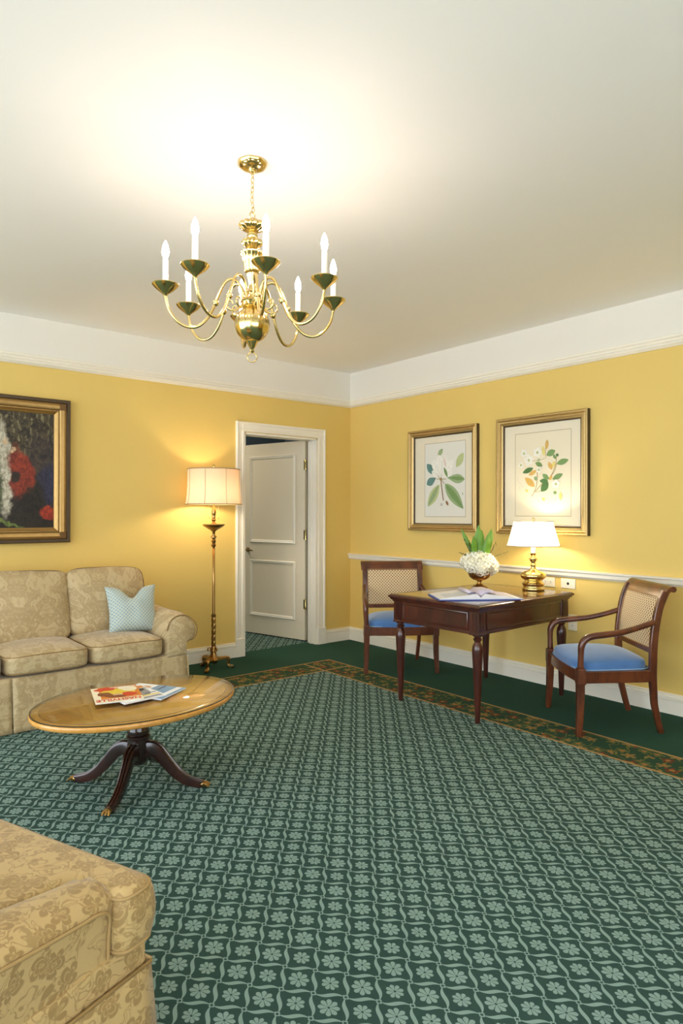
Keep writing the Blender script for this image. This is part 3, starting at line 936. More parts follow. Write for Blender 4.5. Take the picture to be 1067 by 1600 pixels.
n = len(leg_path); reed = [(0.022, -0.026), (0.024, 0.012), (0.020, 0.020), (0.012, 0.022), (0.009, 0.017), (0.004, 0.024), (-0.004, 0.024), (-0.009, 0.017), (-0.012, 0.022), (-0.020, 0.020), (-0.024, 0.012), (-0.022, -0.026)]
sc = [(1.05 - 0.45 * i / (n - 1), (1.5 - 0.85 * i / (n - 1))) for i in range(n)]
leg_me = paw_me = None
for k in range(4):
    if leg_me is None:
        lg = obj('leg', sweep(leg_path, reed, (0, 1, 0), sc), M['darkwood'], ct, 40); leg_me = lg.data
        bm = lathe([(0, -0.014), (0.013, -0.013), (0.0155, 0), (0.014, 0.014), (0, 0.016)], 14)
        for v in bm.verts: v.co = Vector((v.co.z + 0.318, v.co.x * 1.05, v.co.y + 0.0165))
        for q in (-0.011, 0, 0.011):
            b2 = tube([(0.322, q, 0.022), (0.338, q * 1.25, 0.016), (0.347, q * 1.35, 0.0075)], [0.007, 0.0065, 0.004], 6, bm=bm)
        pw = obj('brass_paw', bm, M['brassd'], lg, 40); paw_me = pw.data; pw['label'] = 'brass paw cap'
    else:
        lg = mesh_obj('leg', leg_me, ct); pw = mesh_obj('brass_paw', paw_me, lg); pw['label'] = 'brass paw cap'
    lg.rotation_euler = (0, 0, R(45 - 6 + 90 * k))

# magazines, fanned on the table
def text_mesh(name, txt, size, mat, parent, loc, rz=0.0, bold=0.0, align='LEFT', sx=1.0):
    cu = bpy.data.curves.new(name, 'FONT'); cu.body = txt; cu.size = size; cu.offset = bold; cu.align_x = align; cu.extrude = 0.0001; cu.resolution_u = 3
    tmp = bpy.data.objects.new(name + '_tmp', cu); COL.objects.link(tmp)
    bpy.context.view_layer.update()
    me = bpy.data.meshes.new_from_object(tmp.evaluated_get(bpy.context.evaluated_depsgraph_get()))
    bpy.data.objects.remove(tmp); bpy.data.curves.remove(cu)
    me.materials.clear(); me.materials.append(mat)
    o = mesh_obj(name, me, parent); o.location = loc; o.rotation_euler = (0, 0, rz); o.scale = (sx, 1, 1)
    return o
M['pages'] = plain('magazine_pages', (226, 226, 226), 0.6, var=0.05, scale=80)
INK = {k: ink('ink_' + k, c) for k, c in dict(red=(206, 62, 34), yellow=(226, 196, 58), orange=(214, 128, 44), cream=(238, 226, 196), brown=(128, 70, 36), blue=(126, 160, 190), grey=(150, 150, 150), navy=(44, 52, 86), white=(238, 238, 236), skin=(214, 170, 132), dark=(44, 36, 34), lgreen=(176, 196, 150)).items()}
def blob(cx, cy, rx, ry, n=18, ang=0.0, wob=0.0, seed=0):
    rnd = random.Random(seed); out = []
    ph = [rnd.uniform(0, 6.28) for _ in range(3)]
    for i in range(n):
        t = 2 * PI * i / n; k = 1 + wob * (math.sin(2 * t + ph[0]) * 0.5 + math.sin(3 * t + ph[1]) * 0.35 + math.sin(5 * t + ph[2]) * 0.2)
        x, y = rx * math.cos(t) * k, ry * math.sin(t) * k
        out.append((cx + x * math.cos(ang) - y * math.sin(ang), cy + x * math.sin(ang) + y * math.cos(ang)))
    return out
def rectp(x0, x1, y0, y1): return [(x0, y0), (x1, y0), (x1, y1), (x0, y1)]
MW, MH = 0.213, 0.276
ZT = 0.4203
def magazine(label, loc, rz, z, t, cover_polys, texts, base='white'):
    m = thing('magazine', label, 'magazine', (loc[0], loc[1], z), rz, 'magazines fanned on the coffee table')
    obj('pages', boxbm(-MW / 2 + .001, MW / 2 - .001, -MH / 2 + .001, MH / 2 - .001, 0.0004, t - 0.0004), M['pages'], m)
    bm = boxbm(-MW / 2, MW / 2, -MH / 2, MH / 2, t - 0.0004, t); box(bm, -MW / 2, MW / 2, -MH / 2, MH / 2, 0, 0.0004); box(bm, -MW / 2 - .0004, -MW / 2 + .0006, -MH / 2, MH / 2, 0, t)
    cv = obj('cover', bm, INK[base], m)
    names = list(INK); flat('cover_print', [(p, names.index(c)) for p, c in cover_polys], [INK[k] for k in names], cv, t, 0.00005)
    for i, (txt, size, c, x, y, bold, sx) in enumerate(texts):
        text_mesh('cover_lettering', txt, size, INK[c], cv, (x, y, t + 0.0011), 0, bold, 'LEFT', sx)
    return m
# the titles run along the edge next to the viewer and read from the sofa side
P1 = [(rectp(-.1065, .1065, -.138, .138), 'cream'), (rectp(-.1065, .075, -.138, .075), 'orange'), (blob(-.01, -.02, .075, .085, 22, 0.3, .18, 3), 'yellow'), (blob(.045, -.10, .045, .035, 16, 0, .2, 4), 'red'),
      (blob(-.06, -.08, .04, .05, 16, .4, .2, 5), 'cream'), (blob(.0, .03, .03, .032, 16, 0, .1, 6), 'skin'), (blob(.0, .045, .04, .022, 16, 0, .2, 7), 'brown'), (blob(-.055, .02, .03, .04, 16, .5, .2, 8), 'red'),
      (blob(.05, .0, .03, .05, 16, .2, .3, 9), 'brown'), (rectp(-.1, .02, -.125, -.118), 'white'), (rectp(-.1, .0, -.112, -.107), 'white')]
P2 = [(rectp(-.1065, .1065, -.138, .138), 'white'), (blob(.0, .0, .08, .09, 20, .3, .2, 12), 'grey'), (blob(.03, .03, .04, .05, 18, 0, .2, 13), 'skin'), (rectp(-.1, .0, -.10, -.06), 'orange'), (rectp(-.1, .1, .075, .09), 'yellow'), (rectp(-.095, .05, .1, .128), 'grey'), (rectp(-.1, -.02, -.05, -.044), 'dark'), (rectp(-.1, .0, -.034, -.029), 'dark'), (rectp(.02, .1, -.12, -.09), 'red'), (rectp(-.1, -.04, .045, .055), 'navy'), (blob(-.05, -.03, .03, .03, 14, 0, .2, 14), 'dark')]
P3 = [(rectp(-.1065, .1065, -.138, .138), 'blue'), (rectp(-.1065, .1065, -.138, -.02), 'white'), (blob(.02, -.04, .06, .04, 18, .4, .2, 15), 'grey'), (blob(-.05, -.06, .025, .03, 14, 0, .2, 16), 'skin'), (rectp(-.1, .06, .09, .12), 'white'), (rectp(-.1, -.03, .02, .03), 'navy'), (rectp(-.1, .0, .0, .006), 'grey')]
M1, M2_, M3 = (1.160, 3.105), (1.225, 3.085), (1.320, 3.095)
magazine('top magazine of the fan, red letters NASHVILLE and a yellow picture', M1, R(166), ZT + 0.0125, 0.004, P1,
         [('NASHVILLE', 0.050, 'red', -0.098, 0.086, 0.0012, 0.80)], 'cream')
magazine('middle magazine of the fan, white cover with yellow bar and orange box', M2_, R(186), ZT + 0.0065, 0.0055, P2,
         [], 'white')
magazine('bottom magazine of the fan, pale blue and white cover', M3, R(212), ZT + 0.0005, 0.0055, P3, [], 'white')

# ------------------------------------------------------------------ brass floor lamp beside the door
fl = thing('floor_lamp', 'tall brass floor lamp with cream drum shade beside the door casing', 'lamp', (2.650, 4.916, 0))
def mix_prof(*segs): return [p for s in segs for p in s]
obj('base_hub', lathe([(0.0, 0.050), (0.030, 0.052), (0.050, 0.066), (0.052, 0.082), (0.036, 0.098), (0.026, 0.118), (0.022, 0.140), (0.028, 0.150), (0.022, 0.160), (0.019, 0.176)], 18, flute=lambda t, r, z: r * (1 + (0.22 if z < 0.1 else 0.03) * math.cos(3 * (t - R(20))))), M['brassd'], fl, 40)
fp = catmull([(0.025, 0, 0.086), (0.060, 0, 0.084), (0.100, 0, 0.088), (0.124, 0, 0.082), (0.126, 0, 0.062), (0.120, 0, 0.040), (0.128, 0, 0.022), (0.148, 0, 0.013), (0.166, 0, 0.011)], 4)
leaf_sc = catmull([(0.018, 0, 0.150), (0.024, 0, 0.170), (0.036, 0, 0.178), (0.046, 0, 0.170), (0.046, 0, 0.158), (0.038, 0, 0.156)], 4)
for k in range(3):
    a = R(-20 + 120 * k)
    f = obj('foot', sweep(fp, rrect(1, 1, .4), (0, 1, 0), [(w_, h_) for w_, h_ in zip(interp([.024, .022, .018, .016, .015, .013, .015, .017, .012], len(fp)), interp([.018, .013, .012, .014, .013, .011, .011, .011, .008], len(fp)))]), M['brassd'], fl, 50)
    f.rotation_euler = (0, 0, a)
    l2 = obj('acanthus_scroll', tube(leaf_sc, [.006, .007, .007, .006, .005, .004], 7), M['brassd'], fl, True); l2.rotation_euler = (0, 0, a + R(60))
bm = bmesh.new(); rings = []; nz, nn = 60, 18
for j in range(nz + 1):
    t = j / nz; z = 0.172 + 0.28 * t; r0 = 0.0175 + (0.003 if t > .95 or t < .04 else 0)
    tw = t * 9 if 0.06 < t < 0.94 else 0
    rings.append([bm.verts.new(((r0 + (0.0022 * math.cos(4 * (2 * PI * i / nn - tw)) if 0.06 < t < .94 else 0)) * math.cos(2 * PI * i / nn), (r0 + (0.0022 * math.cos(4 * (2 * PI * i / nn - tw)) if 0.06 < t < .94 else 0)) * math.sin(2 * PI * i / nn), z)) for i in range(nn)])
for a, b in zip(rings, rings[1:]):
    for i in range(nn): bm.faces.new((a[i], a[(i + 1) % nn], b[(i + 1) % nn], b[i]))
obj('twisted_stem', bm, M['brassd'], fl, True)
obj('pole', lathe([(0.014, 0.445), (0.0125, 0.46), (0.0115, 0.70), (0.0105, 1.02)], 14), M['brassd'], fl, True)
obj('baluster', lathe([(0.012, 1.015), (0.018, 1.022), (0.020, 1.036), (0.012, 1.044), (0.016, 1.054), (0.020, 1.070), (0.012, 1.080), (0.014, 1.088), (0.024, 1.096), (0.024, 1.104), (0.013, 1.112), (0.012, 1.140), (0.022, 1.152), (0.055, 1.172), (0.084, 1.190), (0.092, 1.200), (0.090, 1.206), (0.070, 1.204), (0.030, 1.208), (0.020, 1.214), (0.012, 1.226), (0.016, 1.236), (0.020, 1.246), (0.012, 1.254), (0.016, 1.264), (0.012, 1.272), (0.017, 1.285), (0.019, 1.31), (0.016, 1.335), (0.010, 1.345), (0.006, 1.36), (0.005, 1.46)], 28), M['brassd'], fl, 50)
M['brass_hi'] = M['brass']
def shade_shell(name, prof, n, parent, mat, flute=None):
    o = obj(name, lathe_open(prof, n, flute), mat, parent, True)
    return o
def lathe_open(prof, n, flute=None):
    bm = bmesh.new(); rings = []
    for r, z in prof:
        rings.append([bm.verts.new(((flute(2 * PI * i / n, r, z) if flute else r) * math.cos(2 * PI * i / n), (flute(2 * PI * i / n, r, z) if flute else r) * math.sin(2 * PI * i / n), z)) for i in range(n)])
    for a, b in zip(rings, rings[1:]):
        for i in range(n): bm.faces.new((a[i], a[(i + 1) % n], b[(i + 1) % n], b[i]))
    return bm
sp = [(0.231, 1.372), (0.226, 1.40), (0.220, 1.45), (0.216, 1.52), (0.2145, 1.60), (0.214, 1.662)]
sh = shade_shell('lamp_shade', sp, 64, fl, M['shade']); sh['label'] = 'cream silk drum shade'
for z, r in ((1.372, 0.2315), (1.662, 0.2145)):
    obj('shade_trim', tube([(r * math.cos(2 * PI * i / 64), r * math.sin(2 * PI * i / 64), z) for i in range(64)], 0.0045, 6, True), M['shadet'], sh, True)
for k in range(8):
    a = R(45 * k + 262.5 - 39)
    obj('shade_rib', tube([((r + .001) * math.cos(a), (r + .001) * math.sin(a), z) for r, z in sp], 0.0022, 5), M['shadet'], sh, True)
bm = bmesh.new()
for k in range(3): tube([(0, 0, 1.655), (0.213 * math.cos(R(120 * k)), 0.213 * math.sin(R(120 * k)), 1.660)], 0.002, 5, bm=bm)
tube([(0.004, 0, 1.45), (0.05, 0, 1.50), (0.05, 0, 1.60), (0.0, 0, 1.655)], 0.002, 5, bm=bm); tube([(-0.004, 0, 1.45), (-0.05, 0, 1.50), (-0.05, 0, 1.60), (0.0, 0, 1.655)], 0.002, 5, bm=bm)
obj('harp', bm, M['brassd'], fl, True)
obj('finial', lathe([(0.005, 1.655), (0.012, 1.664), (0.005, 1.670), (0.012, 1.682), (0.010, 1.694), (0.003, 1.706), (0, 1.708)], 12), M['brass'], fl, True)
for sx_ in (-1, 1):
    a = R(-39.3); ux, uy = math.cos(a) * 0.038 * sx_, math.sin(a) * 0.038 * sx_
    ch = obj('pull_chain', tube([(ux, uy, 1.43), (ux, uy, 1.262)], 0.0012, 5), M['brass'], fl)
    obj('pull_knob', lathe([(0, 1.250), (0.006, 1.254), (0.006, 1.260), (0, 1.266)], 10, ux, uy), M['brass'], ch, True)
b = obj('bulb', lathe([(0.010, 1.40), (0.014, 1.415), (0.026, 1.438), (0.030, 1.458), (0.024, 1.480), (0, 1.490)], 12), M['softbulb'], fl, True)

# ------------------------------------------------------------------ mahogany desk against the right wall
DH = 0.738
dk = thing('writing_desk', 'dark mahogany writing desk with turned legs against the right wall', 'desk', (3.712, 2.962, 0), R(1.5))
HX, HY = 0.545, 0.392
obj('desktop', rect_stack(HX, HY, [(-0.035, 0.688), (-0.022, 0.690), (-0.020, 0.700), (-0.010, 0.704), (-0.008, 0.712), (0.0, 0.716), (0.002, 0.722), (0.0, 0.730), (-0.008, 0.734), (-0.010, DH), (-0.04, DH)]), M['maho'], dk, 30)
obj('top_panel', rect_stack(HX - 0.045, HY - 0.045, [(0, 0.730), (0, DH + 0.0008)]), M['maho_top'], dk)
PX, PY = HX - 0.062, HY - 0.062
post_me = leg_me2 = None
leg_prof = [(0.0, 0.0), (0.015, 0.0), (0.0165, 0.02), (0.018, 0.06), (0.030, 0.36), (0.034, 0.43), (0.0345, 0.455), (0.031, 0.478), (0.023, 0.494), (0.019, 0.502), (0.022, 0.508), (0.027, 0.514), (0.027, 0.522), (0.020, 0.528), (0.022, 0.534), (0.032, 0.540), (0.033, 0.548)]
for sx_ in (-1, 1):
    for sy_ in (-1, 1):
        if post_me is None:
            bm = rect_stack(0.034, 0.034, [(0.004, 0.546), (0.004, 0.556), (0, 0.560), (0, 0.692)])
            for a in (-0.012, 0.012):           # reeds on the outer faces
                for s2 in (-1, 1):
                    box(bm, a - 0.004, a + 0.004, s2 * 0.034 - 0.003, s2 * 0.034 + 0.003, 0.575, 0.68)
                    box(bm, s2 * 0.034 - 0.003, s2 * 0.034 + 0.003, a - 0.004, a + 0.004, 0.575, 0.68)
            po = obj('corner_post', bm, M['maho'], dk); post_me = po.data
            lo_ = obj('leg', lathe(leg_prof, 24), M['maho'], dk, 40); leg_me2 = lo_.data
        else:
            po = mesh_obj('corner_post', post_me, dk); lo_ = mesh_obj('leg', leg_me2, dk)
        po.location = lo_.location = (sx_ * PX, sy_ * PY, 0)
for ax in 'xy':
    for s in (-1, 1):
        L_ = (PX if ax == 'x' else PY) - 0.034
        d = (PY if ax == 'x' else PX) + 0.018
        bm = boxbm(-L_, L_, -0.011, 0.011, 0.556, 0.692)
        box(bm, -L_, L_, -0.016, 0.011, 0.548, 0.562, bev=0.003)
        ap = obj('apron', bm, M['maho'], dk)
        fr = frame_ring(2 * L_ - 0.03, 0.112, [(0, 0), (0.001, 0.006), (0.006, 0.008), (0.010, 0.004), (0.012, 0)])
        mo = obj('panel_moulding', fr, M['maho'], ap, 40); mo.matrix_local = Matrix.Translation((0, -0.011, 0.627)) @ Matrix.Rotation(R(90), 4, 'X')
        ap.location = (0, s * d, 0) if ax == 'x' else (s * d, 0, 0)
        ap.rotation_euler = (0, 0, (0 if s < 0 else PI) if ax == 'x' else (R(-90) if s < 0 else R(90)))

# ------------------------------------------------------------------ armchairs with blue seats
def stile_x(z):
    tab = [(0.0, -0.275), (0.08, -0.252), (0.18, -0.230), (0.33, -0.217), (0.50, -0.217), (0.62, -0.226), (0.74, -0.250), (0.82, -0.278), (0.87, -0.305)]
    for (a, xa), (b, xb) in zip(tab, tab[1:]):
        if z <= b: return xa + (xb - xa) * (z - a) / (b - a)
    return tab[-1][1]
def desk_chair(label, loc, rz):
    t = thing('desk_chair', label, 'chair', (loc[0], loc[1], 0), rz, 'blue-seated armchairs at the desk')
    W = M['chairw']
    for s in (-1, 1):
        zz = [0, .06, .12, .18, .26, .34, .42, .5, .58, .66, .74, .80, .84]
        path = [(stile_x(z), s * (0.224 + 0.024 * min(1, z / 0.5)), z) for z in zz]
        scl = [(0.8 + 0.2 * min(1, z / .35), 0.72 + 0.28 * min(1, z / .33)) for z in zz]
        bl = obj('back_leg', sweep(catmull(path, 3), rrect(0.0165, 0.021, 0.004), (0, 1, 0), [(a, b) for a, b in zip(interp([q[0] for q in scl], 37), interp([q[1] for q in scl], 37))]), W, t, 35)
        fp_ = catmull([(0.236, s * 0.292, 0), (0.228, s * 0.287, 0.12), (0.224, s * 0.284, 0.24), (0.224, s * 0.284, 0.31)], 4)
        obj('front_leg', sweep(fp_, rrect(0.022, 0.022, 0.005), (0, 1, 0), [(a, a) for a in interp([0.70, 0.86, 0.97, 1.0], len(fp_))]), W, t, 35)
        bm = rect_stack(0.0245, 0.0245, [(-0.004, 0.302), (0.0, 0.308), (0.0, 0.386), (-0.003, 0.392), (-0.010, 0.398), (-0.010, 0.404)])
        fb = obj('post_block', bm, W, t); fb.location = (0.222, s * 0.284, 0)
        ap_ = catmull([(0.222, s * 0.284, 0.392), (0.222, s * 0.288, 0.47), (0.219, s * 0.290, 0.525), (0.200, s * 0.290, 0.562), (0.160, s * 0.288, 0.582), (0.080, s * 0.284, 0.592), (-0.02, s * 0.275, 0.604), (-0.12, s * 0.262, 0.628), (-0.205, s * 0.254, 0.655), (-0.226, s * 0.252, 0.662)], 4)
        obj('arm', sweep(ap_, [(0.0195 * math.cos(2 * PI * k / 10), 0.0175 * math.sin(2 * PI * k / 10)) for k in range(10)], (0, 1, 0), [(a, a) for a in interp([1.0, .95, 1.1, 1.15, 1.15, 1.1, 1.0, .95, .95, .9], len(ap_))]), W, t, True)
        # side rail
        obj('seat_rail', sweep([(0.205, s * 0.284, 0.342), (-0.205, s * 0.246, 0.342)], rrect(0.012, 0.034, 0.003), (0, 1, 0)), W, t)
    fr_ = catmull([(0.222, -0.265, 0.342), (0.236, -0.13, 0.342), (0.240, 0, 0.342), (0.236, 0.13, 0.342), (0.222, 0.265, 0.342)], 3)
    obj('seat_rail', sweep(fr_, rrect(0.012, 0.034, 0.003), (1, 0, 0)), W, t, 35)
    obj('seat_rail', sweep([(-0.217, -0.235, 0.342), (-0.217, 0.235, 0.342)], rrect(0.012, 0.034, 0.003), (1, 0, 0)), W, t)
    # seat pad: trapezoid, domed
    def fn(p, a, b, c):
        k = (p.x + 0.22) / 0.45
        p.y *= 0.80 + 0.20 * k
        p.x += 0.012 * (1 - b * b) * max(0, a)
        if c < 0: p.z = max(p.z, -0.012)
        else: p.z += 0.018 * (1 - a * a) * (1 - b * b)
        return p
    st = obj('seat', cushion(0.225, 0.282, 0.052, 5.0, 16, 0.012, fn), M['blue'], t, True); st.location = (0.005, 0, 0.386); st['label'] = 'blue velvet seat pad'
    lp = super_loop(0.228, 0.285, 0.0, 0.052, 6.5, 64)
    for v in lp: v.y *= 0.80 + 0.20 * (v.x + 0.22) / 0.45; v.z = -0.006
    obj('piping', tube(lp, 0.004, 6, True), M['bluep'], st, True)
    # scrolled top rail
    prof = [(x + 0.019, z) for x, z in [(-0.279, 0.800), (-0.290, 0.826), (-0.306, 0.850), (-0.322, 0.866), (-0.340, 0.873), (-0.356, 0.868), (-0.362, 0.854), (-0.356, 0.841), (-0.342, 0.837), (-0.330, 0.842), (-0.318, 0.832), (-0.304, 0.810), (-0.298, 0.794)]]
    obj('top_rail', extrude(prof, 'y', -0.274, 0.274), W, t, 50)
    obj('cross_rail', sweep([(stile_x(0.49), -0.235, 0.488), (stile_x(0.49), 0.235, 0.488)], rrect(0.010, 0.017, 0.003), (1, 0, 0)), W, t)
    # upholstered back panel following the stiles
    bm = bmesh.new(); g = []; ny, nz = 14, 14
    for side in (0, 1):
        gg = []
        for i in range(ny + 1):
            row = []
            for j in range(nz + 1):
                u, v = i / ny * 2 - 1, j / nz * 2 - 1
                z = 0.655 + 0.152 * v
                pad = (0.013 * (1 - u ** 4) * (1 - v ** 4)) if side == 0 else -(0.006 * (1 - u ** 4) * (1 - v ** 4))
                row.append(bm.verts.new((stile_x(z) + (0.006 if side == 0 else -0.008) + pad, u * 0.222, z)))
            gg.append(row)
        g.append(gg)
    for side in (0, 1):
        for i in range(ny):
            for j in range(nz): bm.faces.new((g[side][i][j], g[side][i + 1][j], g[side][i + 1][j + 1], g[side][i][j + 1]))
    for i in range(ny):
        for j in (0, nz): bm.faces.new((g[0][i][j], g[0][i + 1][j], g[1][i + 1][j], g[1][i][j]))
    for j in range(nz):
        for i in (0, ny): bm.faces.new((g[0][i][j], g[0][i][j + 1], g[1][i][j + 1], g[1][i][j]))
    bk = obj('backrest', bm, M['cane'], t, 60); bk['label'] = 'cream lattice-patterned back panel'
    lp = [(stile_x(0.655 + 0.152 * v) + 0.009, u * 0.221, 0.655 + 0.151 * v) for u, v in ([(-1 + k / 6, -1) for k in range(12)] + [(1, -1 + k / 6) for k in range(12)] + [(1 - k / 6, 1) for k in range(12)] + [(-1, 1 - k / 6) for k in range(12)])]
    obj('piping', tube(lp, 0.0035, 5, True), plain('back_piping', (150, 112, 70), 0.7) if 'backp' not in M else M['backp'], bk, True)
    # inner frame slips beside the panel
    for s in (-1, 1):
        obj('frame_slip', sweep([(stile_x(z), s * 0.2285, z) for z in (.49, .55, .61, .67, .73, .78, .81)], rrect(0.007, 0.013, 0.002), (0, 1, 0)), W, t, 35)
    return t
M['backp'] = plain('back_piping', (150, 112, 70), 0.7)
desk_chair('blue-seated wooden armchair in the corner, behind the desk', (3.893, 4.010), R(235.2))
desk_chair('blue-seated wooden armchair seen in profile on the near side of the desk', (3.868, 2.163), R(140.3))

# ------------------------------------------------------------------ brass table lamp on the desk
tl = thing('table_lamp', 'brass table lamp with white tapered shade on the desk', 'lamp', (4.140, 2.836, DH + 0.0012))
obj('lamp_base', lathe([(0, 0), (0.078, 0), (0.082, 0.006), (0.082, 0.016), (0.074, 0.024), (0.074, 0.034), (0.080, 0.042), (0.080, 0.052), (0.066, 0.062), (0.062, 0.072), (0.074, 0.080), (0.090, 0.094), (0.094, 0.106), (0.088, 0.120), (0.066, 0.134), (0.040, 0.142), (0.024, 0.150), (0.018, 0.160), (0.018, 0.176), (0.022, 0.184), (0.016, 0.190), (0.014, 0.200), (0.026, 0.216), (0.032, 0.228), (0.030, 0.234), (0.018, 0.238), (0.014, 0.250), (0.022, 0.260), (0.026, 0.268), (0.014, 0.274)], 32), M['brass'], tl, 50)
obj('candle_sleeve', lathe([(0.0, 0.270), (0.019, 0.270), (0.019, 0.345), (0.016, 0.350), (0, 0.352)], 16), M['candle'], tl, 40)
sp2 = [(0.188, 0.325), (0.176, 0.36), (0.160, 0.42), (0.146, 0.47), (0.139, 0.502)]
sh2 = obj('lamp_shade', lathe_open(sp2, 56), M['shadew'], tl, True); sh2['label'] = 'white tapered fabric shade'
for (r, z) in (sp2[0], sp2[-1]):
    obj('shade_trim', tube([(r * math.cos(2 * PI * i / 56), r * math.sin(2 * PI * i / 56), z) for i in range(56)], 0.0035, 6, True), M['shadetw'], sh2, True)
for k in range(6):
    a = R(60 * k + 232)
    obj('shade_rib', tube([((r + .0008) * math.cos(a), (r + .0008) * math.sin(a), z) for r, z in sp2], 0.0016, 5), M['shadetw'], sh2, True)
bm = bmesh.new()
for k in range(3): tube([(0, 0, 0.494), (0.138 * math.cos(R(120 * k)), 0.138 * math.sin(R(120 * k)), 0.500)], 0.0018, 5, bm=bm)
for s in (-1, 1): tube([(s * 0.006, 0, 0.345), (s * 0.045, 0, 0.39), (s * 0.04, 0, 0.455), (0, 0, 0.494)], 0.0018, 5, bm=bm)
obj('harp', bm, M['brassd'], tl, True)
obj('finial', lathe([(0.004, 0.494), (0.010, 0.503), (0.004, 0.509), (0.010, 0.518), (0.006, 0.527), (0, 0.532)], 12), M['brass'], tl, True)
obj('bulb', lathe([(0.010, 0.352), (0.014, 0.362), (0.025, 0.385), (0.029, 0.405), (0.022, 0.425), (0, 0.434)], 12), M['lampbulb'], tl, True)

# ------------------------------------------------------------------ flowers in a brass compote
VX, VY = 3.945, 3.175
vz = DH + 0.0012
vs_ = obj('flower_bowl', lathe([(0, 0), (0.060, 0), (0.062, 0.006), (0.050, 0.014), (0.026, 0.024), (0.017, 0.036), (0.016, 0.048), (0.024, 0.056), (0.050, 0.064), (0.072, 0.080), (0.082, 0.102), (0.084, 0.120), (0.080, 0.120), (0.074, 0.100), (0.05, 0.08), (0, 0.076)], 32, flute=lambda t, r, z: r * (1 + (0.012 * math.cos(16 * t) if z > 0.07 else 0))), M['brassd'], None, 50)
vs_.location = (VX, VY, vz)
tag(vs_, 'footed brass bowl holding white hydrangeas on the desk', 'bowl')
M['petal'] = plain('white_petals', (240, 238, 218), 0.6, var=0.08, scale=40)
M['leafg'] = plain('green_leaf', (104, 150, 44), 0.4, var=0.35, scale=18)
M['sprig'] = plain('olive_sprig', (96, 96, 50), 0.6, var=0.2)
bq = thing('flower_bouquet', 'white hydrangeas with upright green leaves in the brass bowl', 'flowers', (VX, VY, vz + 0.094))
rnd = random.Random(4)
florets = bmesh.new()
def floret(bm, c, nrm, s, ang):
    nrm = nrm.normalized(); t = nrm.orthogonal().normalized(); b = nrm.cross(t)
    cv = bm.verts.new(c - nrm * s * 0.15)
    for k in range(4):
        a = ang + k * PI / 2
        d = t * math.cos(a) + b * math.sin(a); e = nrm.cross(d)
        v1 = bm.verts.new(c + d * s * 0.55 + e * s * 0.45 + nrm * s * 0.12); v2 = bm.verts.new(c + d * s * 1.0 + nrm * s * 0.05); v3 = bm.verts.new(c + d * s * 0.55 - e * s * 0.45 + nrm * s * 0.12)
        bm.faces.new((cv, v3, v2, v1))
florets.free()
for (bx, by, bz, br) in ((-0.055, -0.062, 0.070, 0.066), (0.058, -0.055, 0.066, 0.064), (0.0, -0.075, 0.098, 0.066), (-0.082, 0.012, 0.085, 0.060), (0.085, 0.02, 0.082, 0.062), (0.03, 0.07, 0.095, 0.066), (-0.045, 0.065, 0.10, 0.064), (0.02, -0.01, 0.130, 0.062), (-0.03, 0.0, 0.125, 0.06)):
    bm = bmesh.new()
    bmesh.ops.create_icosphere(bm, subdivisions=2, radius=br * 0.86, matrix=Matrix.Translation((bx, by, bz)))
    for k in range(85):
        zz_ = 1 - 2 * (k + 0.5) / 85; ph = k * 2.39996
        n_ = Vector((math.sqrt(1 - zz_ * zz_) * math.cos(ph), math.sqrt(1 - zz_ * zz_) * math.sin(ph), zz_))
        floret(bm, Vector((bx, by, bz)) + n_ * br * rnd.uniform(0.93, 1.06), n_ + Vector((rnd.uniform(-.3, .3), rnd.uniform(-.3, .3), rnd.uniform(-.3, .3))), 0.0155, rnd.uniform(0, 3))
    obj('hydrangea_bloom', bm, M['petal'], bq)
def blade(p0, p1, wd, bend, nrm):
    bm = bmesh.new(); p0, p1, bend, nrm = Vector(p0), Vector(p1), Vector(bend), Vector(nrm).normalized(); rows = []
    n = 12
    for i in range(n + 1):
        t = i / n; c = p0.lerp(p1, t) + bend * math.sin(t * PI)
        ww = wd * (math.sin(min(1, t * 0.55 + 0.28) * PI) ** 0.8) * (1 if t < .6 else max(0, 1 - ((t - .6) / .4) ** 2.0)) + 0.0008
        d = (p1 - p0).normalized(); sd = d.cross(nrm).normalized()
        rows.append([bm.verts.new(c - sd * ww), bm.verts.new(c - nrm * ww * 0.35), bm.verts.new(c + sd * ww)])
    for a, b in zip(rows, rows[1:]):
        bm.faces.new((a[0], a[1], b[1], b[0])); bm.faces.new((a[1], a[2], b[2], b[1]))
    o = obj('leaf', bm, M['leafg'], bq, True); md = o.modifiers.new('thick', 'SOLIDIFY'); md.thickness = 0.0015
camr = Vector((0.774, -0.634, 0)); camf = Vector((0.634, 0.774, 0))
def cv(r_, f_, z): v = camr * r_ + camf * f_; return (v.x, v.y, z)
for (r0, f0, z0, r1, f1, z1, wd) in ((-0.03, 0.0, 0.13, -0.135, 0.02, 0.355, 0.017), (-0.008, -0.02, 0.13, -0.012, -0.03, 0.385, 0.030), (0.02, -0.03, 0.13, 0.085, -0.03, 0.352, 0.030), (0.0, 0.03, 0.13, 0.03, 0.06, 0.34, 0.026), (0.035, -0.035, 0.13, 0.058, -0.045, 0.315, 0.026), (-0.03, -0.02, 0.13, -0.055, -0.05, 0.300, 0.022)):
    blade(cv(r0, f0, z0), cv(r1, f1, z1), wd, cv(0.006 if r1 > 0 else -0.004, 0, 0), cv(0.25 * rnd.uniform(-1, 1), -1, 0.1))
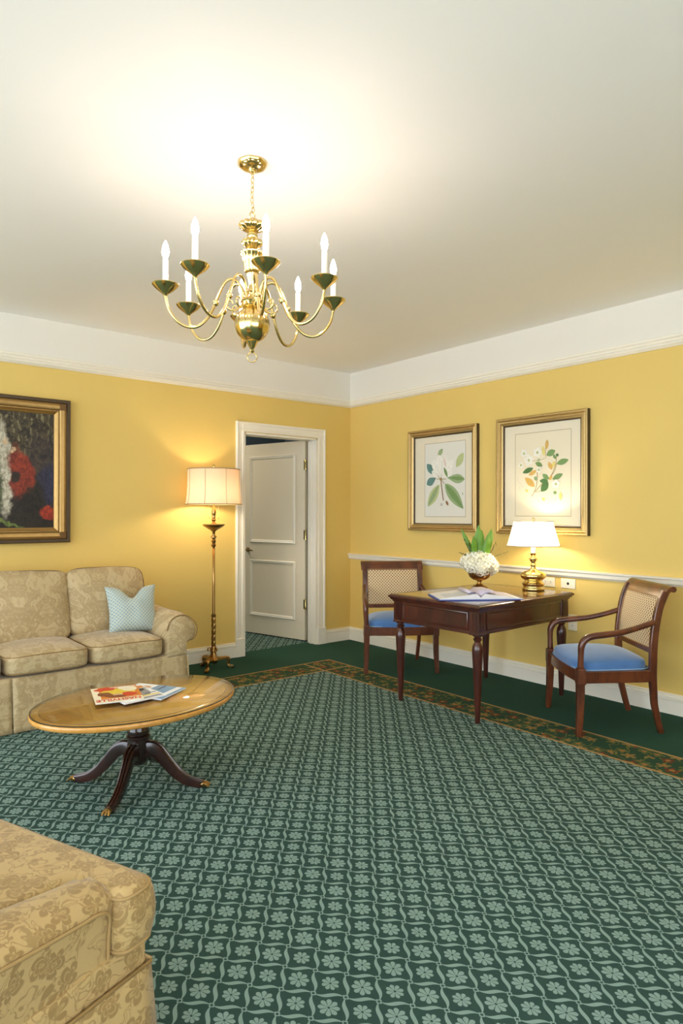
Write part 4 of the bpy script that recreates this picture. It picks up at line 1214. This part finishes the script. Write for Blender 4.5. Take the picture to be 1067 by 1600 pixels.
for (r0, z0, r1, z1) in ((-0.06, 0.16, -0.120, 0.275), (0.07, 0.15, 0.125, 0.245), (0.05, 0.16, 0.10, 0.275), (-0.08, 0.14, -0.15, 0.17), (0.09, 0.13, 0.205, 0.175), (-0.05, .15, -.085, .255)):
    bm = bmesh.new(); a, b = Vector(cv(r0, 0, z0)), Vector(cv(r1, -0.01, z1))
    tube([a, a.lerp(b, .5) + Vector((0, 0, .004)), b], [0.002, 0.0015, 0.001], 5, bm=bm)
    for k in range(12):
        q = a.lerp(b, 0.25 + 0.75 * k / 11) + Vector((rnd.uniform(-.006, .006), rnd.uniform(-.006, .006), rnd.uniform(-.004, .006)))
        bmesh.ops.create_icosphere(bm, subdivisions=1, radius=rnd.uniform(.003, .0055), matrix=Matrix.Translation(q))
    obj('sprig', bm, M['sprig'], bq, True)

# ------------------------------------------------------------------ open book on the desk
bo = thing('open_book', 'large open book with blue cover and curling pages on the desk', 'book', (3.470, 2.835, DH + 0.0012), R(-39.3 + 5))
M['bookblue'] = plain('blue_book_cover', (70, 92, 168), 0.5, var=0.1)
M['page'] = plain('book_page', (232, 230, 228), 0.55, var=0.03)
M['pagep'] = plain('lilac_page', (206, 198, 220), 0.6, var=0.14, scale=14)
BW, BD = 0.268, 0.150
cvr = obj('book_cover', boxbm(-BW - 0.010, BW + 0.010, -BD - 0.012, BD + 0.012, 0, 0.006, bev=0.001), M['bookblue'], bo)
def page_h(u, k=1.0): return 0.005 + k * 0.034 * (max(0.0, 1 - abs(u)) ** 0.9) * min(1, abs(u) * 9 + 0.18)
for s in (-1, 1):
    bm = bmesh.new(); top = []; n = 24
    for i in range(n + 1):
        u = i / n; x = s * BW * u
        top.append([bm.verts.new((x, y, 0.004 + page_h(u, 1.0) * (1 + 0.04 * math.sin(u * 9)))) for y in (-BD, BD)] + [bm.verts.new((x, y, 0.004)) for y in (BD, -BD)])
    for a, b in zip(top, top[1:]):
        for k in range(4): bm.faces.new((a[k], a[(k + 1) % 4], b[(k + 1) % 4], b[k]))
    bm.faces.new(top[0]); bm.faces.new(top[-1])
    pb = obj('page_block', bm, M['page'], bo, 40)
    # printed picture on the page surface
    bm = bmesh.new(); rows = []
    for i in range(n + 1):
        u = 0.35 + 0.5 * i / n; x = s * BW * u; z = 0.0048 + page_h(u) * (1 + 0.04 * math.sin(u * 9))
        rows.append([bm.verts.new((x, -BD * 0.8, z)), bm.verts.new((x, BD * (0.8 if s > 0 else 0.2), z))])
    for a, b in zip(rows, rows[1:]): bm.faces.new((a[0], b[0], b[1], a[1]))
    obj('page_picture', bm, M['pagep'] if s > 0 else plain('grey_page_picture', (206, 210, 216), 0.6, var=0.18, scale=25), pb, True)
for s, q in ((-1, 0.30), (1, 0.46), (1, 0.26)):     # loose leaves lifting by the fold
    bm = bmesh.new(); rows = []; n = 16
    for i in range(n + 1):
        u = i / n
        x = s * BW * q * u; z = 0.014 + 0.036 * math.sin(u * PI * 0.62 + 0.35) + 0.004 * u
        rows.append([bm.verts.new((x, -BD * 0.98, z)), bm.verts.new((x, BD * 0.98, z))])
    for a, b in zip(rows, rows[1:]): bm.faces.new((a[0], b[0], b[1], a[1]))
    o = obj('loose_page', bm, M['pagep'], bo, True); md = o.modifiers.new('thick', 'SOLIDIFY'); md.thickness = 0.0006

# ------------------------------------------------------------------ wall outlets
def outlet(label, y, z, w_, h_, jack):
    mw = wall_matrix('right', y, z, 0.0)
    t = thing('wall_outlet', label, 'outlet', mw=mw, group='outlet plates on the right wall')
    obj('cover_plate', boxbm(-w_ / 2, w_ / 2, -h_ / 2, h_ / 2, 0.0002, 0.006, bev=0.0015), M['plate'], t)
    if jack:
        obj('socket', lathe([(0.010, 0.0055), (0.010, 0.0075), (0.006, 0.0075), (0, 0.007)], 14), M['black'], t, 40)
    else:
        for s in (-1, 1):
            bm = bmesh.new(); off = s * (w_ if w_ > h_ else h_) * 0.2
            if w_ > h_: box(bm, off - 0.014, off + 0.014, -0.013, 0.013, 0.0055, 0.0075)
            else: box(bm, -0.013, 0.013, off - 0.014, off + 0.014, 0.0055, 0.0075)
            so = obj('socket', bm, M['trim'], t)
            for q in (-1, 1):
                obj('slot', boxbm(q * 0.005 - 0.001, q * 0.005 + 0.001, -0.004, 0.004, 0.0073, 0.0078) if w_ < h_ else boxbm(off - 0.004, off + 0.004, q * 0.005 - 0.001, q * 0.005 + 0.001, 0.0073, 0.0078), M['black'], so).location = (0, 0 if w_ > h_ else off, 0)
outlet('outlet plate with a round black socket, under the chair rail beside the lamp', 2.692, 0.783, 0.118, 0.070, True)
outlet('blank white outlet plate half hidden behind the brass table lamp', 2.860, 0.783, 0.118, 0.070, False)
outlet('low outlet plate behind the desk leg, under the desk edge', 2.655, 0.500, 0.070, 0.114, False)

# ------------------------------------------------------------------ framed pictures
def leafp(x0, y0, x1, y1, wd, n=9, belly=0.5):
    d = Vector((x1 - x0, y1 - y0)); nn = Vector((-d.y, d.x)).normalized(); L, Rr = [], []
    for i in range(n + 1):
        t = i / n; k = wd * math.sin(PI * t ** (math.log(0.5) / math.log(belly))) ** 0.85 if 0 < t < 1 else 0.0
        c = Vector((x0, y0)) + d * t
        L.append(tuple(c + nn * k)); Rr.append(tuple(c - nn * k))
    return L + Rr[::-1][1:-1]
def strokep(pts, wd):
    P = catmull([(x, y, 0) for x, y in pts], 5); L, Rr = [], []
    for i, p in enumerate(P):
        t = (P[min(i + 1, len(P) - 1)] - P[max(i - 1, 0)]).normalized(); nn = Vector((-t.y, t.x, 0)) * wd / 2
        L.append((p.x + nn.x, p.y + nn.y)); Rr.append((p.x - nn.x, p.y - nn.y))
    return L + Rr[::-1]
def framed_print(label, yc, zc, w_, h_, fw, sheet, polys, inks, paper='sheet'):
    t = thing('framed_print', label, 'picture', mw=wall_matrix('right', yc, zc, 0.0), group='framed botanical prints')
    prof = [(0, 0.001), (0, 0.040), (0.006, 0.046), (0.016, 0.046), (0.022, 0.038), (0.028, 0.042), (0.038, 0.040), (0.044, 0.030), (0.050, 0.032), (fw - 0.008, 0.026), (fw, 0.020), (fw, 0.006)]
    obj('frame', frame_ring(w_, h_, prof, mis=[1, 0, 0, 0, 0, 0, 0, 0, 0, 1, 1]), None, t, 40, mats=[M['gilt'], M['frame_dark']])
    a, b = w_ / 2 - fw + 0.004, h_ / 2 - fw + 0.004
    mb = obj('mat_board', boxbm(-a, a, -b, b, 0.004, 0.010), M['paper'], t)
    x0, x1, y0, y1 = sheet
    flat('mat_rule', [(rectp(x0 - .004, x1 + .004, y0 - .004, y1 + .004), 0)], [M['line']], mb, 0.0102)
    names = list(inks)
    flat('print', [(rectp(x0, x1, y0, y1), 0)] + [(p, names.index(c) + 1) for p, c in polys], [M[paper]] + [inks[k] for k in names], t, 0.0106, 0.00012)
    if 'pglass' not in M: M['pglass'] = glass_mat('picture_glass', (0.99, 0.99, 0.985), 1.2)
    obj('glass_pane', boxbm(-a, a, -b, b, 0.0185, 0.0200), M['pglass'], t)
    return t
BI = {k: ink('print_' + k, c, 0.16, 60) for k, c in dict(sage=(150, 172, 126), green=(118, 150, 92), teal=(96, 136, 130), pale=(186, 196, 140), white=(238, 236, 226), pink=(226, 208, 196), brown=(146, 108, 74), stem=(160, 136, 84), dgreen=(78, 118, 66), ochre=(212, 172, 92), yellow=(222, 206, 120), grey=(186, 182, 172)).items()}
# first print: map close-up coordinates of the photograph onto the face of the frame
W1, H1, Y1, Z1 = 0.800, 0.905, 3.918, 1.597
def m1(zx, zy):
    fx = (zx - 125) / 820.0; yt = 275 - 100 * fx; yb = 1450 - 5 * fx
    fy = (zy - yt) / (yb - yt)
    fx = fx ** 0.97
    return (fx - 0.5) * W1, (0.5 - fy) * H1
def pl(fn, pts): return [fn(*p) for p in pts]
def lf(fn, a, b, wd, belly=.5):
    p, q = fn(*a), fn(*b); return leafp(p[0], p[1], q[0], q[1], wd, 11, belly)
pr1 = []
def ad(lst, c, p): lst.append((p, c))
ad(pr1, 'sage', lf(m1, (555, 885), (775, 1180), 0.056, .45)); ad(pr1, 'green', lf(m1, (560, 890), (770, 1172), 0.028, .45))
ad(pr1, 'pale', lf(m1, (490, 895), (345, 1165), 0.048)); ad(pr1, 'sage', lf(m1, (480, 905), (350, 1155), 0.022))
ad(pr1, 'sage', lf(m1, (580, 815), (790, 830), 0.040, .6)); ad(pr1, 'green', lf(m1, (590, 812), (785, 826), 0.016, .6))
ad(pr1, 'teal', lf(m1, (450, 815), (332, 900), 0.036, .6)); ad(pr1, 'teal', lf(m1, (440, 795), (334, 655), 0.034, .6))
ad(pr1, 'pale', lf(m1, (690, 690), (775, 515), 0.036, .5)); ad(pr1, 'sage', lf(m1, (470, 560), (530, 470), 0.022, .5))
for k, (a, b, wd) in enumerate((((505, 800), (400, 600), .040), ((510, 790), (480, 540), .044), ((515, 790), (570, 540), .042), ((520, 795), (660, 600), .040), ((510, 805), (395, 740), .034), ((520, 800), (650, 720), .036), ((512, 790), (520, 610), .034))):
    ad(pr1, 'white', lf(m1, a, b, wd, .6))
    ad(pr1, 'pink' if k % 2 else 'grey', strokep(pl(m1, [a, ((a[0] + b[0]) / 2 + 8, (a[1] + b[1]) / 2), b]), 0.0022))
ad(pr1, 'pink', lf(m1, (540, 560), (570, 700), 0.012)); ad(pr1, 'green', lf(m1, (545, 690), (590, 810), 0.015))
ad(pr1, 'brown', strokep(pl(m1, [(508, 830), (518, 930), (540, 1085)]), 0.010))
for q in ((455, 830), (575, 830), (465, 790), (550, 885)): ad(pr1, 'stem', strokep(pl(m1, [(508, 832), q]), 0.005))
ad(pr1, 'stem', blob(*m1(508, 832), .014, .014)); ad(pr1, 'brown', lf(m1, (570, 1085), (600, 1145), 0.013)); ad(pr1, 'grey', blob(*m1(518, 1135), .012, .014)); ad(pr1, 'sage', blob(*m1(768, 1000), .005, .012))
a_, b_ = m1(312, 1262), m1(795, 405)
framed_print('framed print of a white flower with broad green leaves, nearer the corner', Y1, Z1, W1, H1, 0.066, (a_[0], b_[0], -0.325, 0.325), pr1, BI)
W2, H2, Y2, Z2 = 0.800, 0.915, 2.918, 1.596
def m2(zx, zy):
    fx = (zx - 35) / 940.0; yt = 185 - 115 * fx; yb = 1350 + 45 * fx
    fy = (zy - yt) / (yb - yt)
    return (fx - 0.5) * W2, (0.5 - fy) * H2
pr2 = []
for pts, wd in (([(405, 975), (450, 890), (465, 780), (460, 680)], .006), ([(440, 930), (520, 840), (600, 770), (650, 660), (660, 560)], .006), ([(450, 930), (520, 915)], .004), ([(555, 575), (550, 470), (565, 390)], .004), ([(550, 580), (480, 600), (380, 610)], .003), ([(600, 770), (640, 720), (665, 640)], .004)):
    ad(pr2, 'stem', strokep(pl(m2, pts), wd))
for a, b, wd, c in (((425, 680), (310, 730), .020, 'dgreen'), ((460, 705), (375, 755), .017, 'ochre'), ((440, 875), (335, 780), .026, 'ochre'), ((520, 660), (445, 625), .018, 'green'), ((505, 925), (580, 830), .030, 'dgreen'), ((580, 820), (490, 815), .019, 'dgreen'), ((585, 800), (520, 745), .019, 'green'), ((620, 800), (725, 745), .020, 'green'), ((660, 640), (780, 598), .022, 'green'), ((560, 550), (650, 500), .025, 'green'), ((540, 560), (522, 450), .012, 'yellow'), ((560, 490), (570, 385), .015, 'ochre'), ((620, 700), (580, 620), .017, 'ochre'), ((630, 680), (640, 610), .014, 'yellow'), ((470, 810), (435, 770), .015, 'sage'), ((660, 560), (680, 535), .013, 'dgreen'), ((655, 590), (630, 540), .012, 'green'), ((705, 1020), (700, 930), .014, 'yellow'), ((630, 930), (665, 950), .012, 'green'), ((340, 900), (375, 930), .010, 'yellow'), ((520, 990), (545, 1020), .014, 'yellow'), ((590, 810), (620, 760), .012, 'ochre'), ((465, 605), (500, 590), .010, 'sage')):
    ad(pr2, c, lf(m2, a, b, wd, .5))
for cx, cy, s in ((470, 520, .040), (380, 600, .046), (330, 530, .034), (660, 850, .036), (490, 700, .026), (300, 650, .024)):
    c0 = m2(cx, cy)
    for k in range(5):
        a = k * 2 * PI / 5 + cx
        ad(pr2, 'white', leafp(c0[0], c0[1], c0[0] + s * math.cos(a), c0[1] + s * math.sin(a), s * .36, 8, .6))
        ad(pr2, 'grey', strokep([c0, (c0[0] + s * .8 * math.cos(a), c0[1] + s * .8 * math.sin(a))], .0015))
    ad(pr2, 'sage', blob(c0[0], c0[1], .010, .010)); ad(pr2, 'yellow', blob(c0[0], c0[1], .005, .005))
for pts in ([(270, 760), (275, 820), (330, 880)], [(285, 870), (285, 910)], [(320, 960), (340, 1020)]): ad(pr2, 'grey', strokep(pl(m2, pts), .002))
a2, b2 = m2(232, 1170), m2(800, 295)
framed_print('framed print of a leafy branch with ochre and green leaves, above the table lamp', Y2, Z2, W2, H2, 0.066, (a2[0], b2[0], -0.315, 0.325), pr2, BI, 'sheetc')

# oil painting above the sofa
PW, PH, PXc, PZc = 1.30, 1.070, 1.566 - 0.65, 1.611
pt = thing('oil_painting', 'dark oil painting with white and red robed figures in a wide gilt frame', 'painting', mw=wall_matrix('back', PXc, PZc, 0.0))
prof = [(0, 0.001), (0, 0.048), (0.006, 0.056), (0.024, 0.054), (0.030, 0.046), (0.036, 0.050), (0.048, 0.056), (0.066, 0.050), (0.078, 0.036), (0.082, 0.040), (0.088, 0.040), (0.094, 0.032), (0.112, 0.022), (0.114, 0.006)]
obj('frame', frame_ring(PW, PH, prof, mis=[1, 1, 1, 1, 0, 0, 0, 0, 1, 0, 0, 0, 0]), None, pt, 40, mats=[M['giltw'], M['frame_dark']])
for sx_ in (-1, 1):
    for sy_ in (-1, 1):
        o = obj('corner_block', boxbm(-0.024, 0.024, -0.024, 0.024, 0.040, 0.0575, bev=0.003), plain('carved_corner', (112, 82, 44), 0.5, 0.5, var=0.4, scale=120, bump=0.8, bscale=160) if 'cb' not in M else M['cb'], pt)
        M['cb'] = o.data.materials[0]; o.location = (sx_ * (PW / 2 - 0.056), sy_ * (PH / 2 - 0.056), 0)
obj('canvas', boxbm(-PW / 2 + 0.108, PW / 2 - 0.108, -PH / 2 + 0.108, PH / 2 - 0.108, 0.004, 0.012), M['canvas'], pt)
# ------------------------------------------------------------------ chandelier
CX, CY = 1.428, 2.325
ch = thing('chandelier', 'polished brass chandelier with eight candle arms hanging from the ceiling', 'chandelier', (CX, CY, H))
def zl(prof): return [(r, z - H) for r, z in prof]
BR = M['brass']
obj('canopy', lathe(zl([(0.008, 2.696), (0.014, 2.702), (0.018, 2.710), (0.036, 2.714), (0.052, 2.722), (0.060, 2.732), (0.061, 2.7395)]), 32, flute=lambda t, r, z: r * (1 + (0.02 * math.cos(24 * t) if r > 0.04 else 0))), BR, ch, 50)
link_me = None
for k in range(8):
    zc = 2.690 - k * 0.0205 - H
    if link_me is None:
        pts = [(0.0065 * math.cos(2 * PI * i / 16), 0, 0.0135 * math.sin(2 * PI * i / 16)) for i in range(16)]
        l_ = obj('chain_link', tube(pts, 0.0017, 6, True), BR, ch, True); link_me = l_.data
    else: l_ = mesh_obj('chain_link', link_me, ch)
    l_.location = (0.004 * math.sin(k * 1.1) * (k / 8), 0, zc); l_.rotation_euler = (0, 0, R(90 * (k % 2) + 20))
obj('hanging_loop', tube([(0.012 * math.cos(2 * PI * i / 20), 0, 2.524 - H + 0.014 * math.sin(2 * PI * i / 20)) for i in range(20)], 0.0025, 7, True), BR, ch, True)
def bead(n, amp, r0): return lambda t, r, z: r * (1 + (amp * math.cos(n * t) if r > r0 else 0))
obj('top_disc', lathe(zl([(0.016, 2.452), (0.032, 2.462), (0.046, 2.470), (0.054, 2.480), (0.049, 2.490), (0.034, 2.496), (0.022, 2.500), (0.014, 2.508), (0.006, 2.514)]), 48, flute=bead(14, 0.10, 0.03)), BR, ch, 60)
obj('neck', lathe(zl([(0.016, 2.424), (0.020, 2.432), (0.022, 2.444), (0.017, 2.456)]), 24), BR, ch, True)
obj('middle_disc', lathe(zl([(0.014, 2.384), (0.024, 2.392), (0.036, 2.402), (0.041, 2.412), (0.036, 2.420), (0.022, 2.426), (0.015, 2.430)]), 48, flute=bead(12, 0.12, 0.02)), BR, ch, 60)
obj('fluted_cup', lathe(zl([(0.022, 2.284), (0.029, 2.290), (0.031, 2.300), (0.035, 2.330), (0.040, 2.356), (0.047, 2.362), (0.048, 2.369), (0.036, 2.374), (0.018, 2.380), (0.013, 2.388)]), 60, flute=lambda t, r, z: r * (1 + (0.06 * math.cos(15 * t) if r > 0.024 else 0))), BR, ch, 60)
obj('stem', lathe(zl([(0.026, 2.170), (0.018, 2.186), (0.016, 2.200), (0.022, 2.208), (0.018, 2.216), (0.014, 2.240), (0.018, 2.264), (0.023, 2.280), (0.022, 2.288)]), 28), BR, ch, 60)
obj('hub', lathe(zl([(0.022, 2.140), (0.036, 2.144), (0.042, 2.150), (0.042, 2.164), (0.047, 2.168), (0.044, 2.174), (0.026, 2.178)]), 40, flute=bead(8, 0.06, 0.03)), BR, ch, 60)
ball = [(0.020, 2.004)] + [(0.0705 * math.sin(a), 2.0735 - 0.0725 * math.cos(a)) for a in [R(18 + 144 * k / 22) for k in range(23)]] + [(0.024, 2.144)]
obj('ball', lathe(zl(ball), 80, flute=lambda t, r, z: r * (1 + 0.022 * abs(math.sin(8 * t)) ** 0.7 * max(0, min(1, (z + H - 2.01) / 0.05)))), BR, ch, True)
obj('finial', lathe(zl([(0, 1.958), (0.006, 1.959), (0.010, 1.965), (0.006, 1.971), (0.008, 1.975), (0.012, 1.980), (0.020, 1.995), (0.026, 2.004), (0.022, 2.008)]), 24), BR, ch, 50)
rg = obj('pull_ring', tube([(0.0195 * math.cos(2 * PI * i / 28), 0, 1.940 - H + 0.0195 * math.sin(2 * PI * i / 28)) for i in range(28)], 0.0026, 7, True), BR, ch, True); rg.rotation_euler = (0, 0, R(-39 + 20))
arm_path = catmull([(0.036, 0, 2.160), (0.040, 0, 2.200), (0.056, 0, 2.240), (0.084, 0, 2.254), (0.112, 0, 2.236), (0.134, 0, 2.190), (0.152, 0, 2.142), (0.178, 0, 2.090), (0.214, 0, 2.053), (0.254, 0, 2.044), (0.296, 0, 2.062), (0.330, 0, 2.106), (0.343, 0, 2.150), (0.345, 0, 2.172)], 5)
arm_path = [Vector((v.x, v.y, v.z - H)) for v in arm_path]
RP = 0.345
parts = {}
phase = -14.5 - 45 * 0
for k in range(8):
    az = R(21.5 + 45 * k)
    if k == 0:
        bm = tube(arm_path, [0.0062, 0.0060, 0.0058], 9)
        ar = obj('arm', bm, BR, ch, True)
        col = obj('arm_collar', lathe([(0.006, -0.012), (0.010, -0.008), (0.013, 0.0), (0.010, 0.008), (0.006, 0.012)], 14), BR, ar, True)
        col.location = (0.148, 0, 2.150 - H); col.rotation_euler = (0, R(-20), 0)
        scp = [(0.036, 0, 2.160), (0.050, 0, 2.142), (0.072, 0, 2.128), (0.094, 0, 2.130), (0.104, 0, 2.146), (0.098, 0, 2.162), (0.084, 0, 2.164), (0.078, 0, 2.153)]
        scr = obj('scroll', tube([Vector((v.x, v.y, v.z - H)) for v in catmull(scp, 5)], [0.0045, 0.004, 0.003], 7), BR, ar, True)
        pan = obj('drip_pan', lathe(zl([(0.007, 2.160), (0.010, 2.166), (0.016, 2.172), (0.032, 2.184), (0.046, 2.196), (0.053, 2.205), (0.052, 2.208), (0.044, 2.200), (0.028, 2.192), (0.020, 2.192), (0.019, 2.206), (0.020, 2.214), (0.012, 2.215)]), 28, RP, 0), BR, ar, 50)
        cd = obj('candle', lathe(zl([(0.0, 2.20), (0.0112, 2.20), (0.0112, 2.304), (0.009, 2.308), (0, 2.309)]), 14, RP, 0), M['candle'], ar, 40)
        bl = obj('bulb', lathe(zl([(0.006, 2.308), (0.012, 2.322), (0.0145, 2.338), (0.011, 2.358), (0.005, 2.374), (0, 2.382)]), 8, RP, 0), M['bulb'], ar, True)
        parts = [ar, col, scr, pan, cd, bl]
    else:
        new = []
        for q in parts:
            c = q.copy(); COL.objects.link(c); new.append(c)
        for c in new[1:]: c.parent = new[0]
        new[0].parent = ch; ar = new[0]
    ar.rotation_euler = (0, 0, az)
